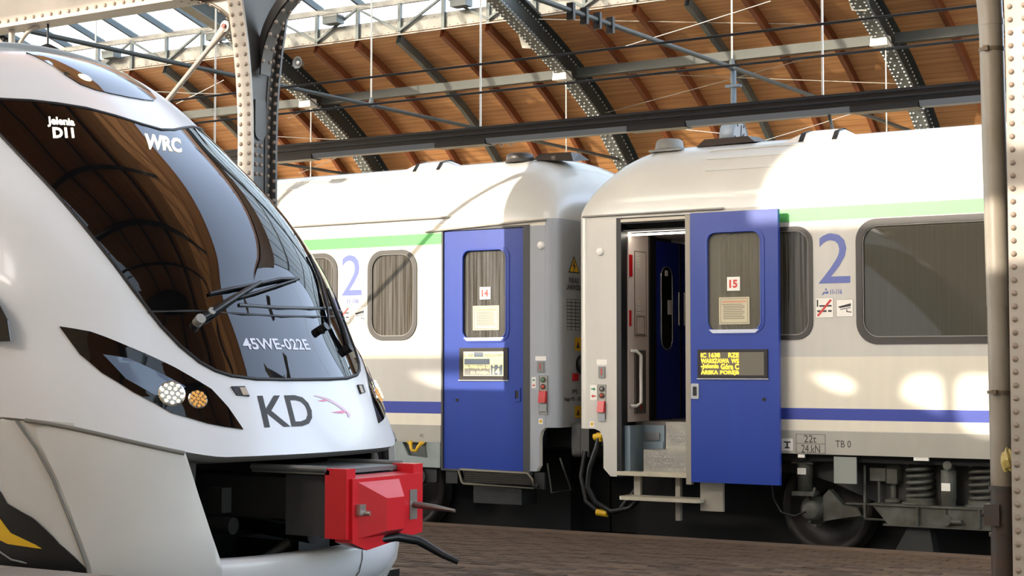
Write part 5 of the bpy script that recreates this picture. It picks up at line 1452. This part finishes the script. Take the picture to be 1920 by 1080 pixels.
nose_text('destination_text', 'WRC', -.188, .03, 5.77, 6.05, M_LEDT, WSO, .0085, .04, .09)
nose_text('line_text', 'Jelenia', -.54, -.445, 6.175, 6.29, M_LEDT, WSO, .0085, .04, .03, -.07)
nose_text('line_text', 'D11', -.556, -.482, 6.04, 6.17, M_LEDT, WSO, .0085, .05, .03, -.05)
# wipers
M_WIP = mat('wiper_black', (24, 25, 26), .4)
def on(s, t, h): return nose(s, t) + nnorm(s, t) * h
wp = obj('wiper', MB().tube([on(3.04, -.454, .03), on(3.15, -.383, .05), on(3.39, -.233, .06), on(3.585, -.09, .05)], [.022, .026, .018, .012], 8), M_WIP, KT, label='black windscreen wiper arm with twin blades')
obj('wiper_blade', MB().tube([on(3.44, -.36, .02), on(3.50, -.249, .03), on(3.585, -.09, .03), on(3.68, .06, .03), on(3.725, .21, .02)], .011, 6), M_WIP, wp)
obj('wiper_blade', MB().tube([on(3.38, -.22, .02), on(3.47, -.10, .03), on(3.60, .06, .03), on(3.715, .2, .02)], .009, 6), M_WIP, wp)
obj('wiper_pivot', MB().cyl(on(3.03, -.454, 0), on(3.03, -.454, .06), .03, 12).cyl(on(3.13, -.40, 0.02), on(3.13, -.40, .07), .022, 12), mat('pivot_grey', (150, 148, 142), .3), wp)
wp2 = obj('wiper', MB().tube([on(2.66, .40, .03), on(2.95, .40, .05), on(3.25, .40, .05), on(3.6, .42, .04)], [.024, .02, .016, .012], 8), M_WIP, KT, label='small black wiper at the far side of the windscreen')
obj('wiper_blade', MB().tube([on(2.92, .22, .03), on(2.95, .3, .03), on(3.3, .36, .03), on(3.8, .42, .02), on(4.2, .45, .02)], .010, 6), M_WIP, wp2)
obj('wiper_pivot', MB().cyl(on(2.95, .24, 0), on(2.95, .24, .06), .026, 12).cyl(on(2.66, .40, 0), on(2.66, .40, .05), .03, 12), M_WIP, wp2)
# lower cheeks, bumper, coupler bay
seam = [(1.512, -.99), (1.369, -.98), (1.203, -.964), (.978, -.943), (.753, -.92), (.6, -.905), (.45, -.89)]
edgeR = [(1.36, -.674), (1.111, -.636), (.909, -.601), (.75, -.571), (.62, -.55)]
def ztop(t): return nose(s0(t), t).z - .012
for sg in (1, -1):
    tt_ = [-.99 + (.99 - .676) * k / 14 for k in range(15)]
    top = [(ztop(t), t) for t in tt_]
    top = [(1.47, -.983)] + [p for p in top if p[1] > -.972]
    poly = top + edgeR + [(.45, -.5)] + [p for p in reversed(seam) if p[0] < 1.40]
    poly = [(z, sg * t) for z, t in poly]
    CH = obj('front_cheek', skin_patch(poly, low, lnorm, .0, -.04, .15, .03), M_KW2, KT, label='off-white lower cheek panel')
    obj('cheek_seam', MB().tube([low(z, sg * (t - .006)) + lnorm(z, sg * t) * .001 for z, t in seam], .008, 6), M_KSEAM, CH)
    obj('cheek_top_seam', MB().tube([low(ztop(t) + .004, sg * t) + lnorm(1, sg * t) * .003 for t in tt_], .012, 6), M_KSEAM, CH)
    # side skirt between cheek and body, with the black and yellow sweep
    poly = [(1.505, -.93), (1.52, -.98), (1.53, -1.0), (1.53, -1.2), (.45, -1.2), (.45, -.84), (.75, -.86), (.98, -.885), (1.2, -.90), (1.37, -.92)]
    poly = [(z, sg * t) for z, t in poly]
    SKT = obj('side_skirt', skin_patch(poly, low, lnorm, -.004, -.03, .15, .04), M_KW2, KT)
    blk = [(1.42, -1.20), (1.27, -1.12), (1.131, -1.056), (1.027, -.998), (.864, -.966), (.72, -.922), (.5, -.90), (.5, -1.20)]
    obj('black_sweep', skin_patch([(z, sg * t) for z, t in blk], low, lnorm, .006, -.002, .1, .03), M_KBK, SKT)
    yel = [(1.10, -1.14), (.987, -1.064), (.909, -1.004), (.835, -.985), (.868, -1.07), (.88, -1.14)]
    obj('yellow_sweep', skin_patch([(z, sg * t) for z, t in yel], low, lnorm, .010, .004, .1, .03), M_KYEL, SKT)
    obj('skirt_edge', MB().tube([low(z, sg * t) + lnorm(z, sg * t) * .012 for z, t in ((.83, -1.16), (.808, -1.072), (.765, -1.0), (.711, -.942))], .006, 6), M_GREYP, SKT)
rows = []
for z, ins in ((.755, .14), (.755, .0), (.73, -.012), (.66, -.02), (.57, -.01), (.50, .03), (.45, .09), (.44, .2)):
    rows.append([tuple(low(z, t) - lnorm(z, t) * (ins + .05 * (abs(t) / .66) ** 6)) for t in [-.66 + 1.32 * k / 44 for k in range(45)]])
obj('lower_bumper', MB().grid(rows, True), M_KW, KT, label='white curved lower bumper')
obj('bumper_joint', MB().tube([low(z, .17) + lnorm(z, .17) * o for z, o in ((.75, .008), (.68, .022), (.6, .016), (.5, -.02))], .004, 6), M_KSEAM, KT)
obj('coupler_bay', MB().grid([[tuple(low(z, t) - lnorm(z, t) * .16) for t in [-.75, -.7, -.6]] for z in (.5, 1.36)], False)
    .box(-7.6, YK - 1.2, .45, -7.55, YK + 1.2, 1.5).box(-7.55, YK - 1.2, .44, -6.5, YK + 1.2, .5).box(-7.55, YK - 1.22, .5, -6.75, YK - 1.15, 1.4).box(-7.55, YK + 1.15, .5, -6.75, YK + 1.22, 1.4).box(-7.55, YK - 1.2, 1.36, -6.7, YK + 1.2, 1.4), M_KBK, KT)
obj('bay_machinery', MB().cyl((-7.5, YK - .45, .95), (-6.5, YK - .4, .9), .05, 10).cyl((-7.5, YK + .45, .85), (-6.4, YK + .2, .8), .05, 10).box(-7.5, YK - .7, .6, -6.9, YK - .5, 1.0).tube([(-6.9, YK - .5, .75), (-6.6, YK - .42, .66), (-6.4, YK - .3, .68), (-6.3, YK - .15, .8)], .03, 8).box(-6.62, YK - .5, .98, -6.5, YK - .42, 1.12).box(-7.1, YK + .3, .55, -6.6, YK + .6, .75), M_BOGIED, KT)
# coupler
CP = thing('x', None, None) if False else obj('coupler', MB().box(-7.4, YK - .17, .93, -6.2, YK + .17, 1.17).box(-6.2, YK - .3, .86, -5.83, YK + .3, 1.2), mat('coupler_grey', (70, 70, 72), .5, metal=.3), KT, label='automatic coupler with a red front plate')
xb_, xf_ = -5.82, -5.70
y0_, y1_ = YK - .33, YK + .33
def yz(l, x): return [(x, YK + a, z) for a, z in l]
obj('coupler_head', MB().hull(yz([(-.33, .84), (-.2, .80), (.33, .84), (.33, 1.2), (-.33, 1.2)], xb_), yz([(-.33, .84), (-.2, .79), (.33, .85), (.33, 1.19), (-.33, 1.19)], xf_))
    .hull(yz([(-.28, .86), (.1, .86), (.1, 1.17), (-.28, 1.17)], xf_), yz([(-.16, .9), (.0, .9), (.0, 1.08), (-.16, 1.08)], xf_ + .11)), M_KRED, CP)
obj('coupler_ear', MB().box(xb_ - .05, y0_ - .03, .86, xf_ - .02, y0_ + .05, 1.245).box(xb_ - .05, y1_ - .06, .9, xf_ - .02, y1_ + .03, 1.245), M_KRED, CP)
obj('coupler_hood', MB().box(-6.4, YK - .36, 1.21, -5.84, YK + .34, 1.235).cyl((-6.4, YK - .36, 1.24), (-5.86, YK - .36, 1.24), .018, 8).cyl((-6.4, YK + .34, 1.24), (-5.86, YK + .34, 1.24), .018, 8), mat('hood_grey', (112, 112, 110), .4, metal=.3), CP)
obj('coupler_latch', MB().box(xf_ - .0, YK - .30, .99, xf_ + .03, YK - .24, 1.05).cyl((xf_, YK - .27, 1.0), (xf_ + .06, YK - .25, 1.0), .014, 8).box(xf_, YK + .2, .93, xf_ + .006, YK + .27, 1.1), mat('latch_steel', (170, 164, 156), .3, metal=.7), CP)
obj('guide_pin', MB().tube([(xf_, YK + .235, 1.015), (xf_ + .12, YK + .27, 1.0), (xf_ + .26, YK + .285, .985)], [.02, .018, .010], 10), mat('pin_steel', (120, 116, 110), .35, metal=.7), CP)
obj('guide_horn', MB().tube([(xf_ - .05, YK - .12, .83), (xf_ + .02, YK + .05, .845), (xf_ + .1, YK + .15, .82), (xf_ + .22, YK + .22, .74), (xf_ + .3, YK + .26, .70)], [.02, .026, .026, .02, .016], 10), M_WIP, CP)
# side window of the cab and roof rail
obj('cab_side_window', MB().plate([(-8.6, 1.945), (-7.212, 1.945), (-7.24, 2.06), (-7.31, 2.15), (-7.5, 2.3), (-7.8, 2.45), (-8.6, 2.6)], (), YK - WK - .004, YK - WK + .001), M_KGL, KT)
obj('wheelset', MB().cyl((-8.9, YK - .76, .43), (-8.9, YK - .62, .43), .43, 32).cyl((-8.9, YK + .62, .43), (-8.9, YK + .76, .43), .43, 32).cyl((-8.9, YK - .62, .43), (-8.9, YK + .62, .43), .08, 14).cyl((-11.4, YK - .76, .43), (-11.4, YK - .62, .43), .43, 32).cyl((-11.4, YK + .62, .43), (-11.4, YK + .76, .43), .43, 32), M_WHEEL, KT)

# ------------------------------------------------------------------ drainpipe by the right pillar
M_PIPE = mat('pipe_grey_paint', (158, 150, 138), 0.38, var=0.18, scale=(3, 3, 2), rgb2=(134, 122, 104))
M_PIPED = mat('pipe_dark_iron', (56, 58, 58), 0.5, var=0.35, scale=(6, 6, 6), rgb2=(80, 62, 48))
YP = 12.05
def pc(px, py): 
    x, z = at(px, py, YP); return (x, YP, z)
DP = thing('drainpipe', 'tall grey drainpipe in front of the right pillar, dark at its foot', 'drainpipe', (pc(1880, 1000)[0], YP, PLZ))
r_ = .086
obj('upper_pipe', MB().tube([pc(1850, -60), pc(1854, -10), pc(1857, 30), pc(1858.5, 60)], [.09, .092, .088, r_], 24), M_PIPE, DP)
obj('pipe', MB().tube([pc(1858, 36), pc(1866, 330), pc(1873, 575)], r_, 28), M_PIPE, DP)
obj('pipe', MB().tube([pc(1873, 575), pc(1880, 915)], r_ - .003, 28), M_PIPE, DP)
obj('pipe', MB().tube([pc(1858, 37), pc(1858.3, 48)], r_ + .004, 28), M_PIPE, DP)
for a, b_ in ((90, 97), (732, 738)):
    k0 = 1858 + (a - 36) / 880 * 22; 
    obj('pipe_clamp', MB().tube([pc(k0, a), pc(k0 + .2, b_)], r_ + .006, 28).box(pc(k0, a)[0] - .03, YP - r_ - .03, pc(k0, b_)[2] - .004, pc(k0, a)[0] + .005, YP - r_ + .01, pc(k0, a)[2] + .004), mat('clamp_rust', (112, 96, 78), .5, metal=.3), DP)
obj('foot_pipe', MB().tube([pc(1882, 912), pc(1884, 1000)], .094, 28).tube([pc(1882, 910), pc(1882, 918)], .104, 28).tube([pc(1883, 1000), pc(1883, 1006)], .106, 28).tube([pc(1884, 1006), (pc(1886, 1100)[0], YP, PLZ)], .098, 28), M_PIPED, DP)
cxp = pc(1862, 962)
obj('inspection_hatch', MB().box(cxp[0] - .03, YP - .12, cxp[2] - .08, cxp[0] + .08, YP - .02, cxp[2] + .07).cyl((cxp[0] - .05, YP - .1, cxp[2]), (cxp[0] - .03, YP - .1, cxp[2]), .02, 10).cyl((pc(1860, 910)[0], YP - .06, pc(1860, 912)[2]), (pc(1860, 910)[0], YP - .06, pc(1860, 903)[2]), .008, 8), M_PIPED, DP)
# crumpled yellow bag tucked between pipe and pillar
_b = at(1889, 862, 11.92); bp = (_b[0], 11.92, _b[1])
bm = bmesh.new()
bmesh.ops.create_icosphere(bm, subdivisions=3, radius=1)
for v in bm.verts:
    n = v.co.copy()
    k = 1 + .14 * math.sin(7 * n.x + 3 * n.z) + .1 * math.sin(11 * n.y - 5 * n.z) + .05 * math.sin(23 * n.x * n.z + 4)
    top = max(0, n.z)
    v.co = Vector((n.x * .05 * (1 - .5 * top), n.y * .04 * (1 - .5 * top), n.z * .082)) * k
bmv = [tuple(v.co + Vector(bp) + Vector((0, 0, 0))) for v in bm.verts]
bmf = [tuple(v.index for v in f.verts) for f in bm.faces]
bm.free()
obj('plastic_bag', MB().add(bmv, bmf, False), mat('bag_yellow', (214, 190, 110), .3, var=.4, scale=(20, 20, 20)), None, 'crumpled yellow plastic bag wedged between drainpipe and right pillar', 'bag', loc=bp)
